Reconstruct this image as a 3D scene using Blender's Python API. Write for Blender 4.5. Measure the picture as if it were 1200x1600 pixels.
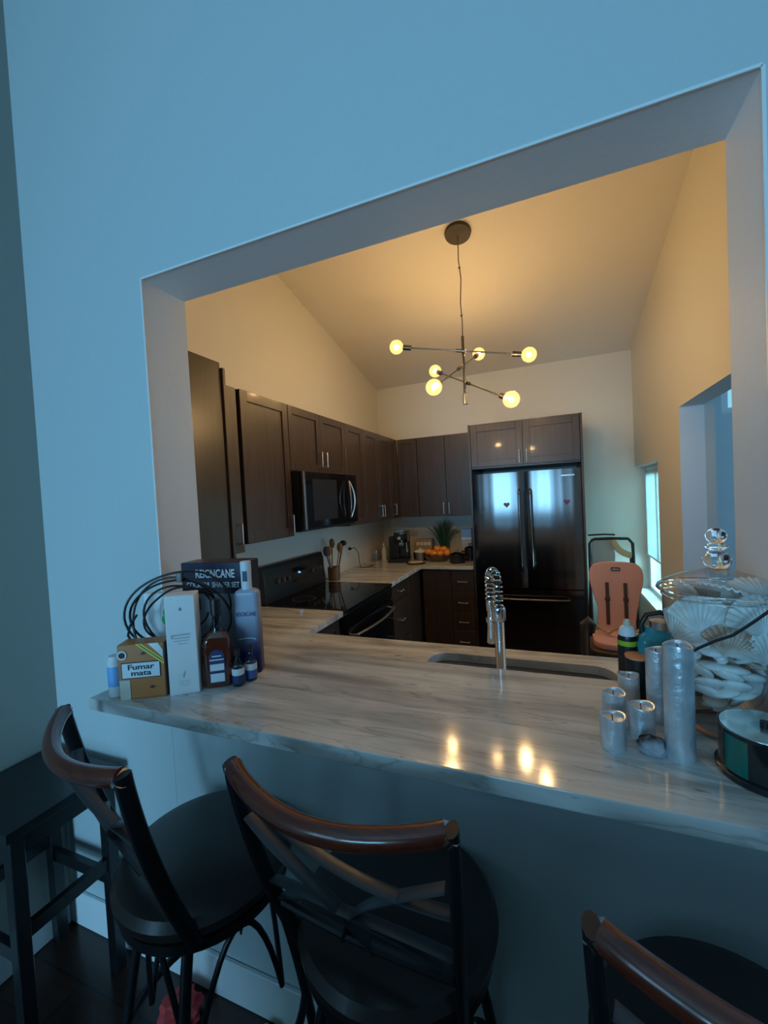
import bpy, bmesh, math, random
from mathutils import Vector, Matrix
random.seed(7)
PI = math.pi
for o in list(bpy.data.objects): bpy.data.objects.remove(o)
S = bpy.context.scene
C = S.collection

# ------------------------------------------------------------------ camera
def make_camera():
    yaw, pitch, roll = math.radians(21.846), math.radians(1.776), math.radians(2.963)
    cy, sy = math.cos(yaw), math.sin(yaw)
    f = Vector((-sy*math.cos(pitch), cy*math.cos(pitch), -math.sin(pitch)))
    r = Vector((cy, sy, 0)); d = f.cross(r)
    cr, sr = math.cos(roll), math.sin(roll)
    r2 = cr*r + sr*d; d2 = -sr*r + cr*d
    cam = bpy.data.cameras.new('camera'); o = bpy.data.objects.new('camera', cam); C.objects.link(o)
    m = Matrix((r2, -d2, -f)).transposed().to_4x4(); m.translation = (0, 0, 1.56)
    o.matrix_world = m
    cam.sensor_fit = 'VERTICAL'; cam.sensor_height = 32; cam.sensor_width = 24
    cam.lens = 650.13/1600*32; cam.clip_start = 0.02
    S.camera = o
make_camera()

# ------------------------------------------------------------------ world, exposure, daylight
S.view_settings.view_transform = 'Standard'; S.view_settings.look = 'None'
S.view_settings.gamma = 1; S.view_settings.use_curve_mapping = False
S.view_settings.exposure = 0.0
w = bpy.data.worlds.new('world'); S.world = w; w.use_nodes = True
bg = w.node_tree.nodes['Background']; bg.inputs[0].default_value = (0.30, 0.66, 0.85, 1); bg.inputs[1].default_value = 1.1
def area(name, loc, target, sx, sy, power, col):
    l = bpy.data.lights.new(name, 'AREA'); l.shape = 'RECTANGLE'; l.size = sx; l.size_y = sy
    l.energy = power; l.color = col
    o = bpy.data.objects.new(name, l); C.objects.link(o); o.location = loc
    o.rotation_euler = (Vector(target)-Vector(loc)).to_track_quat('-Z', 'Y').to_euler()
    return o
BLUE = (0.27, 0.65, 1.0)
area('daylight_side', (-1.74, -2.7, 1.65), (0.3, -1.9, 1.4), 1.3, 1.4, 16, BLUE)        # through the living room side window
area('daylight_back', (-0.7, -4.43, 1.15), (-0.7, 0, 1.15), 1.6, 2.1, 168, BLUE)          # through the glass door behind
area('daylight_kitchen', (1.25, 4.0, 1.25), (0, 3.9, 1.2), 0.9, 1.3, 50, (0.42, 0.85, 0.95))
area('daylight_hall', (3.1, 2.3, 1.6), (0.8, 2.3, 1.5), 1.2, 1.6, 26, (0.25, 0.6, 1.0))

# ------------------------------------------------------------------ materials
MATS = {}
def mat(name, col=(.5,.5,.5), rough=.5, metal=0, spec=.5, coat=0, emis=None, estr=0, **k):
    m = bpy.data.materials.new(name); m.use_nodes = True
    b = m.node_tree.nodes['Principled BSDF']
    b.inputs['Base Color'].default_value = (*col, 1); b.inputs['Roughness'].default_value = rough
    b.inputs['Metallic'].default_value = metal; b.inputs['Specular IOR Level'].default_value = spec
    b.inputs['Coat Weight'].default_value = coat; b.inputs['Coat Roughness'].default_value = .08
    if emis: b.inputs['Emission Color'].default_value = (*emis, 1); b.inputs['Emission Strength'].default_value = estr
    for kk, v in k.items(): b.inputs[kk.replace('_', ' ')].default_value = v
    MATS[name] = m
    return m
def nodes(m): return m.node_tree.nodes, m.node_tree.links, m.node_tree.nodes['Principled BSDF']
def noisy(m, c1, c2, scale=(1,1,1), nscale=5, detail=6, rot=(0,0,0), lo=.35, hi=.65, bump=0, rough=None, dist=0, mids=None):
    N, L, b = nodes(m)
    tc = N.new('ShaderNodeTexCoord'); mp = N.new('ShaderNodeMapping'); mp.inputs['Scale'].default_value = scale; mp.inputs['Rotation'].default_value = rot
    nz = N.new('ShaderNodeTexNoise'); nz.inputs['Scale'].default_value = nscale; nz.inputs['Detail'].default_value = detail; nz.inputs['Distortion'].default_value = dist
    cr = N.new('ShaderNodeValToRGB'); cr.color_ramp.elements[0].position = lo; cr.color_ramp.elements[1].position = hi
    cr.color_ramp.elements[0].color = (*c1, 1); cr.color_ramp.elements[1].color = (*c2, 1)
    for p, c in (mids or []):
        e = cr.color_ramp.elements.new(p); e.color = (*c, 1)
    L.new(tc.outputs['Object'], mp.inputs[0]); L.new(mp.outputs[0], nz.inputs[0]); L.new(nz.outputs[0], cr.inputs[0]); L.new(cr.outputs[0], b.inputs['Base Color'])
    if bump:
        bp = N.new('ShaderNodeBump'); bp.inputs['Strength'].default_value = bump; bp.inputs['Distance'].default_value = .01
        L.new(nz.outputs[0], bp.inputs['Height']); L.new(bp.outputs[0], b.inputs['Normal'])
    return m
def paint(name, col, rough=.55):
    m = mat(name, col, rough, spec=.3)
    return noisy(m, tuple(c*.985 for c in col), col, nscale=60, bump=.06)
paint('paint_living', (.52, .58, .59)); paint('paint_side', (.38, .38, .35)); paint('paint_accent', (.12, .13, .14)); paint('paint_kitchen', (.69, .67, .60)); paint('paint_jamb_daylit', (.70, .78, .84))  # the jamb color has the blue daylight tint mixed into it
paint('paint_ceiling', (.78, .74, .68)); mat('white_trim', (.75, .77, .78), .4)
def wood(name, c1, c2, rough, coat, sc=(18, 18, 1.2), bump=.006):
    m = mat(name, c1, rough, coat=coat); return noisy(m, c1, c2, scale=sc, nscale=2.5, detail=8, bump=bump)
wood('cabinet_wood', (.040, .025, .018), (.056, .036, .027), .36, .15)
wood('cabinet_panel', (.038, .027, .019), (.046, .034, .025), .34, .1)
wood('black_wood', (.006, .007, .009), (.010, .011, .013), .35, .15)
wood('mahogany', (.075, .013, .008), (.135, .026, .012), .24, .5, (3, 30, 30))
wood('chair_wood', (.07, .045, .028), (.11, .07, .045), .35, .2)
wood('light_wood', (.30, .16, .06), (.40, .24, .11), .5, 0)
wood('board_wood', (.45, .33, .2), (.52, .4, .26), .5, 0)
def plank_floor():
    m = mat('floor_wood', (.04, .018, .012), .28, coat=.2)
    N, L, b = nodes(m)
    tc = N.new('ShaderNodeTexCoord'); br = N.new('ShaderNodeTexBrick'); br.offset = .37
    br.inputs['Color1'].default_value = (.055, .020, .013, 1); br.inputs['Color2'].default_value = (.030, .013, .010, 1); br.inputs['Mortar'].default_value = (.006, .004, .003, 1)
    br.inputs['Scale'].default_value = 1; br.inputs['Brick Width'].default_value = 1.1; br.inputs['Row Height'].default_value = .12; br.inputs['Mortar Size'].default_value = .003
    L.new(tc.outputs['Object'], br.inputs[0])
    nz = N.new('ShaderNodeTexNoise'); nz.inputs['Scale'].default_value = 6; mp = N.new('ShaderNodeMapping'); mp.inputs['Scale'].default_value = (1, 12, 1)
    L.new(tc.outputs['Object'], mp.inputs[0]); L.new(mp.outputs[0], nz.inputs[0])
    mx = N.new('ShaderNodeMixRGB'); mx.blend_type = 'MULTIPLY'; mx.inputs[0].default_value = .6
    L.new(br.outputs[0], mx.inputs[1]); L.new(nz.outputs[0], mx.inputs[2]); L.new(mx.outputs[0], b.inputs['Base Color'])
plank_floor()
def stone():
    m = mat('veined_stone', (.4, .38, .34), .11, spec=.6)
    N, L, b = nodes(m)
    tc = N.new('ShaderNodeTexCoord')
    def nz(scale, ns, det, dist, rz):
        mp = N.new('ShaderNodeMapping'); mp.inputs['Scale'].default_value = scale; mp.inputs['Rotation'].default_value = (0, 0, rz)
        n = N.new('ShaderNodeTexNoise'); n.inputs['Scale'].default_value = ns; n.inputs['Detail'].default_value = det; n.inputs['Distortion'].default_value = dist
        L.new(tc.outputs['Object'], mp.inputs[0]); L.new(mp.outputs[0], n.inputs[0]); return n
    def ramp(n, els):
        r = N.new('ShaderNodeValToRGB'); r.color_ramp.elements[0].position = els[0][0]; r.color_ramp.elements[0].color = (*els[0][1], 1)
        r.color_ramp.elements[1].position = els[-1][0]; r.color_ramp.elements[1].color = (*els[-1][1], 1)
        for p, c in els[1:-1]: e = r.color_ramp.elements.new(p); e.color = (*c, 1)
        L.new(n.outputs[0], r.inputs[0]); return r
    a = ramp(nz((1.2, 9, 4), 1.6, 8, .5, .28), [(.30, (.30, .295, .285)), (.42, (.44, .435, .42)), (.5, (.55, .545, .53)), (.62, (.66, .655, .64)), (.72, (.54, .53, .50))])
    v = ramp(nz((1.5, 13, 5), 1.3, 5, 1.2, .36), [(.47, (1, 1, 1)), (.495, (.45, .42, .40)), (.515, (1, 1, 1))])
    s = ramp(nz((2.5, 8, 6), 5, 3, .3, .3), [(.26, (.25, .24, .23)), (.33, (1, 1, 1))])
    m1 = N.new('ShaderNodeMixRGB'); m1.blend_type = 'MULTIPLY'; m1.inputs[0].default_value = .5
    m2 = N.new('ShaderNodeMixRGB'); m2.blend_type = 'MULTIPLY'; m2.inputs[0].default_value = .7
    L.new(a.outputs[0], m1.inputs[1]); L.new(v.outputs[0], m1.inputs[2]); L.new(m1.outputs[0], m2.inputs[1]); L.new(s.outputs[0], m2.inputs[2])
    L.new(m2.outputs[0], b.inputs['Base Color'])
stone()
m = mat('black_stainless', (.055, .052, .055), .16, 1)
b = m.node_tree.nodes['Principled BSDF']; b.inputs['Anisotropic'].default_value = .8; b.inputs['Anisotropic Rotation'].default_value = .0
def streaks(m, amt):
    N, L, b = nodes(m)
    tc = N.new('ShaderNodeTexCoord'); mp = N.new('ShaderNodeMapping'); mp.inputs['Scale'].default_value = (9, 9, .15)
    n = N.new('ShaderNodeTexNoise'); n.inputs['Scale'].default_value = 1; n.inputs['Detail'].default_value = 1
    bp = N.new('ShaderNodeBump'); bp.inputs['Strength'].default_value = amt; bp.inputs['Distance'].default_value = .02
    L.new(tc.outputs['Object'], mp.inputs[0]); L.new(mp.outputs[0], n.inputs[0]); L.new(n.outputs[0], bp.inputs['Height']); L.new(bp.outputs[0], b.inputs['Normal'])
streaks(m, .35)
def tangent(m):
    N, L, b = nodes(m); tg = N.new('ShaderNodeTangent'); tg.direction_type = 'RADIAL'; tg.axis = 'Z'; L.new(tg.outputs[0], b.inputs['Tangent'])
tangent(m); m.node_tree.nodes['Principled BSDF'].inputs['Roughness'].default_value = .18
for r in (MATS['black_stainless'],): r.node_tree.nodes['Principled BSDF'].inputs['Base Color'].default_value = (.17, .165, .17, 1)
mat('black_glass', (.006, .006, .008), .06, spec=.6); mat('black_plastic', (.012, .012, .014), .35); mat('black_rubber', (.01, .01, .012), .5)
mat('black_iron', (.010, .011, .014), .38, 0, .5); mat('grey_iron', (.075, .08, .09), .4, .5)
mat('chrome', (.75, .77, .8), .10, 1); mat('nickel', (.62, .60, .57), .28, 1); mat('steel', (.42, .42, .42), .30, 1); mat('dark_nickel', (.20, .175, .15), .3, 1)
mat('bronze', (.045, .038, .034), .5, .2)
mat('leather', (.034, .025, .024), .33, spec=.55, coat=.1)
mat('display_blue', (0, 0, 0), .3, emis=(.05, .35, 1), estr=2.5)
m = mat('candle_silver', (.50, .56, .62), .32, .55); noisy(m, (.60, .65, .70), (.78, .83, .88), nscale=30, bump=.5)
mat('wax_grey', (.48, .50, .50), .5, Subsurface_Weight=.2)
m = mat('orange_peel', (.85, .30, .03), .45); noisy(m, (.78, .22, .02), (.9, .36, .05), nscale=40, bump=.2)
mat('pink_fabric', (.68, .36, .29), .8); mat('brown_strap', (.07, .03, .025), .7); mat('grey_fabric', (.30, .36, .36), .9); mat('tan_fabric', (.42, .34, .2), .85)
mat('leaf_green', (.02, .09, .035), .5); mat('bright_green', (.03, .42, .12), .5); mat('yellow', (.75, .65, .08), .5); mat('lime_green', (.3, .5, .03), .5)
mat('white_paper', (.78, .80, .82), .45); mat('white_gloss', (.75, .75, .75), .2); mat('cream', (.6, .55, .45), .5); mat('grey_print', (.25, .27, .3), .6); mat('pale_print', (.45, .48, .52), .6)
mat('orange_card', (.48, .155, .03), .4); mat('dark_card', (.05, .03, .03), .5); mat('navy_card', (.016, .016, .040), .3); mat('white_ink', (.8, .82, .85), .5); mat('black_ink', (.015, .018, .03), .5); mat('navy_ink', (.02, .04, .14), .5)
mat('silver_card', (.5, .5, .48), .3, .6); mat('blue_label', (.05, .12, .38), .4); mat('label_white', (.70, .76, .80), .5)
mat('whisky', (.10, .018, .008), .05, spec=.8, coat=.5); mat('red_cloth', (.55, .05, .05), .8); mat('heart_red', (.13, .006, .015), .4)
mat('teal_plastic', (.02, .26, .32), .25, coat=.3); mat('copper_reflection', (.55, .22, .1), .3, .5); mat('orange_lid', (.75, .27, .12), .5)
mat('brown_leather', (.13, .075, .03), .45); mat('bright_blue', (.03, .15, .6), .4); mat('sky_blue', (.2, .45, .85), .4); mat('kraft', (.36, .27, .17), .7)
mat('shade_fabric', (.8, .85, .85), .8); mat('cd_black', (.012, .014, .016), .15, coat=.3); mat('cd_green', (.0, .13, .10), .12, coat=.5)
m = mat('disc', (.75, .85, .83), .16, .8, Thin_Film_Thickness=420.0, Thin_Film_IOR=2.1)
def disc_rainbow(m):
    N, L, b = nodes(m)
    tc = N.new('ShaderNodeTexCoord'); gr = N.new('ShaderNodeTexGradient'); gr.gradient_type = 'RADIAL'
    mt = N.new('ShaderNodeMath'); mt.operation = 'MULTIPLY_ADD'; mt.inputs[1].default_value = 900; mt.inputs[2].default_value = 250
    L.new(tc.outputs['Object'], gr.inputs[0]); L.new(gr.outputs[1], mt.inputs[0]); L.new(mt.outputs[0], b.inputs['Thin Film Thickness'])
disc_rainbow(m)
m = mat('shell_white', (.72, .70, .66), .4); noisy(m, (.66, .62, .56), (.88, .87, .85), nscale=25, bump=.2)
m = mat('shell_tan', (.62, .42, .30), .45); noisy(m, (.50, .27, .18), (.75, .66, .56), nscale=20, lo=.4, hi=.6)
m = mat('rock_dark', (.04, .04, .045), .7); noisy(m, (.015, .017, .02), (.42, .42, .47), nscale=9, lo=.45, hi=.56, bump=.8)
def thin_glass(name, tint=(.95, .98, 1), r0=.04, emis=None, es=0):
    m = bpy.data.materials.new(name); m.use_nodes = True; N = m.node_tree.nodes; L = m.node_tree.links; N.clear()
    out = N.new('ShaderNodeOutputMaterial'); tr = N.new('ShaderNodeBsdfTransparent'); tr.inputs[0].default_value = (*tint, 1)
    gl = N.new('ShaderNodeBsdfGlossy'); gl.inputs['Roughness'].default_value = .02
    lw = N.new('ShaderNodeLayerWeight'); lw.inputs[0].default_value = .5
    pw = N.new('ShaderNodeMath'); pw.operation = 'POWER'; pw.inputs[1].default_value = 4; L.new(lw.outputs[1], pw.inputs[0])
    ml = N.new('ShaderNodeMath'); ml.operation = 'MULTIPLY_ADD'; ml.inputs[1].default_value = .9; ml.inputs[2].default_value = .05; L.new(pw.outputs[0], ml.inputs[0])
    mx = N.new('ShaderNodeMixShader'); L.new(ml.outputs[0], mx.inputs[0]); L.new(tr.outputs[0], mx.inputs[1]); L.new(gl.outputs[0], mx.inputs[2])
    last = mx
    if emis:
        e = N.new('ShaderNodeEmission'); e.inputs[0].default_value = (*emis, 1); e.inputs[1].default_value = es
        ad = N.new('ShaderNodeAddShader'); L.new(mx.outputs[0], ad.inputs[0]); L.new(e.outputs[0], ad.inputs[1]); last = ad
    L.new(last.outputs[0], out.inputs[0]); MATS[name] = m
thin_glass('clear_glass'); thin_glass('mini_glass', (.62, .68, .72)); thin_glass('window_glass'); thin_glass('bulb_glass', (1, .93, .8), emis=(1, .55, .18), es=.8)
m = bpy.data.materials.new('solid_glass'); m.use_nodes = True; m.node_tree.nodes.clear()
_o = m.node_tree.nodes.new('ShaderNodeOutputMaterial'); _g = m.node_tree.nodes.new('ShaderNodeBsdfGlass'); _g.inputs['Roughness'].default_value = .01
m.node_tree.links.new(_g.outputs[0], _o.inputs[0]); MATS['solid_glass'] = m
thin_glass('teal_clear', (.35, .7, .75))
mat('filament', (0, 0, 0), .5, emis=(1, .67, .32), estr=590)
mat('filament_bright', (0, 0, 0), .5, emis=(1, .67, .32), estr=980)
def frosted():
    m = mat('gin_glass', (.4, .45, .55), .3)
    N, L, b = nodes(m)
    tc = N.new('ShaderNodeTexCoord'); sp = N.new('ShaderNodeSeparateXYZ'); cr = N.new('ShaderNodeValToRGB')
    cr.color_ramp.elements[0].position = .06; cr.color_ramp.elements[0].color = (.012, .02, .12, 1)
    cr.color_ramp.elements[1].position = .17; cr.color_ramp.elements[1].color = (.36, .42, .55, 1)
    L.new(tc.outputs['Object'], sp.inputs[0]); L.new(sp.outputs[2], cr.inputs[0]); L.new(cr.outputs[0], b.inputs['Base Color'])
frosted()
def shade_mat():
    m = bpy.data.materials.new('roller_shade'); m.use_nodes = True; N = m.node_tree.nodes; L = m.node_tree.links; N.clear()
    out = N.new('ShaderNodeOutputMaterial'); tl = N.new('ShaderNodeBsdfTranslucent'); tl.inputs[0].default_value = (.55, .62, .62, 1)
    df = N.new('ShaderNodeBsdfDiffuse'); df.inputs[0].default_value = (.8, .85, .85, 1); mx = N.new('ShaderNodeMixShader'); mx.inputs[0].default_value = .4
    L.new(tl.outputs[0], mx.inputs[1]); L.new(df.outputs[0], mx.inputs[2]); L.new(mx.outputs[0], out.inputs[0]); MATS['roller_shade'] = m
shade_mat()

# ------------------------------------------------------------------ mesh builder
class MB:
    def __init__(s): s.bm = bmesh.new()
    def _merge(s, b2, M=None):
        me = bpy.data.meshes.new('t'); b2.to_mesh(me); b2.free()
        if M is not None: me.transform(M)
        s.bm.from_mesh(me); bpy.data.meshes.remove(me); return s
    def box(s, x0, x1, y0, y1, z0, z1, bev=0, seg=2, M=None):
        b = bmesh.new(); bmesh.ops.create_cube(b, size=1)
        for v in b.verts: v.co = Vector(((x0+x1)/2+v.co.x*(x1-x0), (y0+y1)/2+v.co.y*(y1-y0), (z0+z1)/2+v.co.z*(z1-z0)))
        if bev: bmesh.ops.bevel(b, geom=b.edges[:], offset=bev, segments=seg, profile=.5, affect='EDGES')
        return s._merge(b, M)
    def cyl(s, p0, p1, r0, r1=None, seg=20, M=None, caps=True):
        r1 = r0 if r1 is None else r1; p0 = Vector(p0); p1 = Vector(p1)
        b = bmesh.new(); bmesh.ops.create_cone(b, cap_ends=caps, segments=seg, radius1=r0, radius2=max(r1, 1e-5), depth=(p1-p0).length)
        q = (p1-p0).to_track_quat('Z', 'Y').to_matrix().to_4x4(); q.translation = (p0+p1)/2
        for v in b.verts: v.co = q @ v.co
        return s._merge(b, M)
    def lathe(s, prof, c=(0,0,0), seg=32, M=None, sx=1, sy=1):
        b = bmesh.new(); rings = []
        for r, z in prof:
            if r < 1e-6: rings.append([b.verts.new((c[0], c[1], c[2]+z))])
            else: rings.append([b.verts.new((c[0]+sx*r*math.cos(2*PI*i/seg), c[1]+sy*r*math.sin(2*PI*i/seg), c[2]+z)) for i in range(seg)])
        for a, d in zip(rings, rings[1:]):
            for i in range(seg):
                j = (i+1) % seg
                if len(a) == 1 and len(d) == 1: continue
                if len(a) == 1: b.faces.new((a[0], d[i], d[j]))
                elif len(d) == 1: b.faces.new((a[i], a[j], d[0]))
                else: b.faces.new((a[i], a[j], d[j], d[i]))
        bmesh.ops.recalc_face_normals(b, faces=b.faces[:])
        return s._merge(b, M)
    def tube(s, pts, r, seg=10, closed=False, M=None, flat=None):
        pts = [Vector(p) for p in pts]; n = len(pts); b = bmesh.new(); rings = []
        rr = r if hasattr(r, '__len__') else [r]*n
        up = None
        for i, p in enumerate(pts):
            if closed: t = pts[(i+1) % n]-pts[i-1]
            else: t = pts[min(i+1, n-1)]-pts[max(i-1, 0)]
            t.normalize()
            if up is None:
                up = Vector((0, 0, 1)) if abs(t.z) < .9 else Vector((1, 0, 0))
            up = (up-t*up.dot(t)); up.normalize(); sd = t.cross(up)
            fx, fy = flat if flat else (1, 1)
            rings.append([b.verts.new(p+rr[i]*(fx*math.cos(2*PI*k/seg)*sd+fy*math.sin(2*PI*k/seg)*up)) for k in range(seg)])
        m = n if closed else n-1
        for i in range(m):
            a, d = rings[i], rings[(i+1) % n]
            for k in range(seg): b.faces.new((a[k], a[(k+1) % seg], d[(k+1) % seg], d[k]))
        if not closed: b.faces.new(rings[0][::-1]); b.faces.new(rings[-1])
        bmesh.ops.recalc_face_normals(b, faces=b.faces[:])
        return s._merge(b, M)
    def ball(s, c, r, sc=(1,1,1), seg=20, M=None, rot=None):
        b = bmesh.new(); bmesh.ops.create_uvsphere(b, u_segments=seg, v_segments=max(8, seg//2), radius=r)
        for v in b.verts:
            q = Vector((v.co.x*sc[0], v.co.y*sc[1], v.co.z*sc[2]))
            if rot: q = rot @ q
            v.co = q+Vector(c)
        return s._merge(b, M)
    def prism(s, poly, t, axis='z', o=0, bev=0, M=None):
        b = bmesh.new(); mk = {'z': lambda x, y, h: (x, y, h), 'y': lambda x, y, h: (x, h, y), 'x': lambda x, y, h: (h, x, y)}[axis]
        a = [b.verts.new(mk(x, y, o)) for x, y in poly]; d = [b.verts.new(mk(x, y, o+t)) for x, y in poly]
        f0 = b.faces.new(a); f1 = b.faces.new(d[::-1]); n = len(poly)
        for i in range(n): b.faces.new((a[i], d[i], d[(i+1) % n], a[(i+1) % n]))
        bmesh.ops.recalc_face_normals(b, faces=b.faces[:])
        if bev: bmesh.ops.bevel(b, geom=[e for e in b.edges if e.calc_face_angle(0) > .5], offset=bev, segments=2, profile=.5, affect='EDGES')
        return s._merge(b, M)
    def build(s, name, m, parent=None, smooth=True, M=None):
        me = bpy.data.meshes.new(name); s.bm.to_mesh(me); s.bm.free()
        if M is not None: me.transform(M)
        me.materials.append(MATS[m])
        if smooth:
            for p in me.polygons: p.use_smooth = True
            me.set_sharp_from_angle(angle=math.radians(38))
        o = bpy.data.objects.new(name, me); C.objects.link(o)
        if smooth: wn = o.modifiers.new('weighted_normals', 'WEIGHTED_NORMAL'); wn.keep_sharp = True; wn.weight = 100
        if parent: o.parent = parent
        return o
def tag(o, label=None, cat=None, group=None, kind=None):
    if label: o['label'] = label
    if cat: o['category'] = cat
    if group: o['group'] = group
    if kind: o['kind'] = kind
    return o
def thing(name, label, cat, loc=(0,0,0), rz=0, group=None):
    o = bpy.data.objects.new(name, None); C.objects.link(o); o.location = loc; o.rotation_euler = (0, 0, rz); o.empty_display_size = .05
    return tag(o, label, cat, group)
def struct(name, mb, m, smooth=False): return tag(mb.build(name, m, None, smooth), kind='structure')
def copy_tree(o, parent=None):
    c = o.copy(); C.objects.link(c); c.parent = parent
    for ch in list(o.children): copy_tree(ch, c)
    return c
def text(s, name, m, parent, loc, rot, size, width=None, bold=0, ext=.0004, align='CENTER'):
    cu = bpy.data.curves.new(name, 'FONT'); cu.body = s; cu.size = size; cu.extrude = ext; cu.align_x = align; cu.align_y = 'CENTER'; cu.offset = bold; cu.space_line = .85
    o = bpy.data.objects.new(name, cu); C.objects.link(o); bpy.context.view_layer.update()
    dg = bpy.context.evaluated_depsgraph_get(); me = bpy.data.meshes.new_from_object(o.evaluated_get(dg))
    bpy.data.objects.remove(o)
    if width:
        xs = [v.co.x for v in me.vertices]; k = width/(max(xs)-min(xs))
        for v in me.vertices: v.co.x *= k
    me.materials.clear(); me.materials.append(MATS[m])
    o = bpy.data.objects.new(name, me); C.objects.link(o); o.parent = parent; o.location = loc; o.rotation_euler = rot
    return o
def arc(c, r, a0, a1, n, plane='xz', ry=None):
    ry = r if ry is None else ry; out = []
    for i in range(n+1):
        a = a0+(a1-a0)*i/n; u, v = r*math.cos(a), ry*math.sin(a)
        out.append({'xz': (c[0]+u, c[1], c[2]+v), 'xy': (c[0]+u, c[1]+v, c[2]), 'yz': (c[0], c[1]+u, c[2]+v)}[plane])
    return out
def bez(p0, p1, p2, n=12):
    p0, p1, p2 = map(Vector, (p0, p1, p2)); return [(1-t)**2*p0+2*t*(1-t)*p1+t*t*p2 for t in [i/n for i in range(n+1)]]
def rrect(x0, x1, y0, y1, r, n=5):
    P = []
    for cx, cy, a in ((x1-r, y1-r, 0), (x0+r, y1-r, PI/2), (x0+r, y0+r, PI), (x1-r, y0+r, 1.5*PI)):
        for i in range(n+1): P.append((cx+r*math.cos(a+PI/2*i/n), cy+r*math.sin(a+PI/2*i/n)))
    return P

# ------------------------------------------------------------------ the room shell
XL, XR, YF, YB, YW = -1.80, .735, .98, 1.15, 4.45       # left wall, right wall, partition front / back, back wall
OX0, OX1, OZ = -1.185, .38, 2.30                         # pass-through opening
def ceil_z(y): return 2.81+.236*(YW-y)
struct('floor', MB().box(-1.95, 3.6, -4.7, 4.6, -.1, 0), 'floor_wood')
mb = MB(); mb.box(-1.95, OX0, YF, YB, 0, 3.7); mb.box(OX1, 3.5, YF, YB, 0, 3.7); mb.box(OX0, OX1, YF, YB, OZ, 3.7); mb.box(OX0, OX1, YF+.001, YB, 0, 1.036)
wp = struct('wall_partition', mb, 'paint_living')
wp.data.materials.append(MATS['paint_jamb_daylit']); wp.data.materials.append(MATS['paint_kitchen'])
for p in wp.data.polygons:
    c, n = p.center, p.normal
    if (abs(n.x) > .9 and OX0-.01 < c.x < OX1+.01 and c.z > .5) or n.z < -.9 and c.z > 1.5: p.material_index = 1  # jambs and soffit: blue reflected light is put into their paint color
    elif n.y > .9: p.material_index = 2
struct('shade_blocker', MB().box(-.98, 1.5, -.72, -.60, 0, 1.19), 'paint_accent')   # unseen half-height blocker, added to shade the wall and stools under the bar
# slim corner beads that catch the light along the opening
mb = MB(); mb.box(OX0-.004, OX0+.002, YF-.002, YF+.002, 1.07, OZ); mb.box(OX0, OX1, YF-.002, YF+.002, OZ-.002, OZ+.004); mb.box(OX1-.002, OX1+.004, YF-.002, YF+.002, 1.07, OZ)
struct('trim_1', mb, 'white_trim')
# left wall, living part with a window far behind the camera
mb = MB(); X0, X1 = -1.95, -1.78
mb.box(X0, X1, -4.7, -3.4, 0, 3.7); mb.box(X0, X1, -2.0, YF, 0, 3.7); mb.box(X0, X1, -3.4, -2.0, 0, .9); mb.box(X0, X1, -3.4, -2.0, 2.4, 3.7)
struct('wall_left', mb, 'paint_side')
struct('wall_kitchen_left', MB().box(-1.95, XL, YB, 4.6, 0, 3.7), 'paint_kitchen')
struct('wall_back', MB().box(XL, 1.0, YW, YW+.15, 0, 3.2), 'paint_kitchen')
def window(n, axis, pos, a0, a1, z0, z1, mull=1):
    mb = MB(); f = .045
    def bx(a, b, z, zz, d=.03):
        if axis == 'x': mb.box(pos-d, pos+d, a, b, z, zz, .003, 1)
        else: mb.box(a, b, pos-d, pos+d, z, zz, .003, 1)
    bx(a0, a1, z0, z0+f); bx(a0, a1, z1-f, z1); bx(a0, a0+f, z0+f, z1-f); bx(a1-f, a1, z0+f, z1-f)
    for i in range(mull):
        c = a0+(a1-a0)*(i+1)/(mull+1); bx(c-.02, c+.02, z0+f, z1-f, .025)
    o = struct('window_%d' % n, mb, 'white_trim')
    g = MB()
    if axis == 'x': g.box(pos-.003, pos+.003, a0+.04, a1-.04, z0+.04, z1-.04)
    else: g.box(a0+.04, a1-.04, pos-.003, pos+.003, z0+.04, z1-.04)
    g.build('window_pane', 'window_glass', o, False); return o
window(1, 'x', -1.88, -3.4, -2.0, .9, 2.4, 1)
# wall behind the camera with a glass door
mb = MB(); mb.box(-1.95, -1.5, -4.7, -4.55, 0, 3.7); mb.box(.1, 3.6, -4.7, -4.55, 0, 3.7); mb.box(-1.5, .1, -4.7, -4.55, 2.3, 3.7)
struct('wall_behind', mb, 'paint_accent')
window(2, 'y', -4.62, -1.5, .1, 0.0, 2.3, 1)
struct('wall_right', MB().box(3.5, 3.65, -4.7, YF, 0, 3.7), 'paint_accent')
struct('ceiling', MB().box(-1.95, 3.65, -4.7, YF+.05, 3.68, 3.8), 'paint_ceiling')
mb = MB(); mb.prism([(YB-.05, ceil_z(YB-.05)), (4.6, ceil_z(4.6)), (4.6, ceil_z(4.6)+.12), (YB-.05, ceil_z(YB-.05)+.12)], 5.4, 'x', -1.95)
struct('ceiling_kitchen', mb, 'paint_ceiling')
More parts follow.
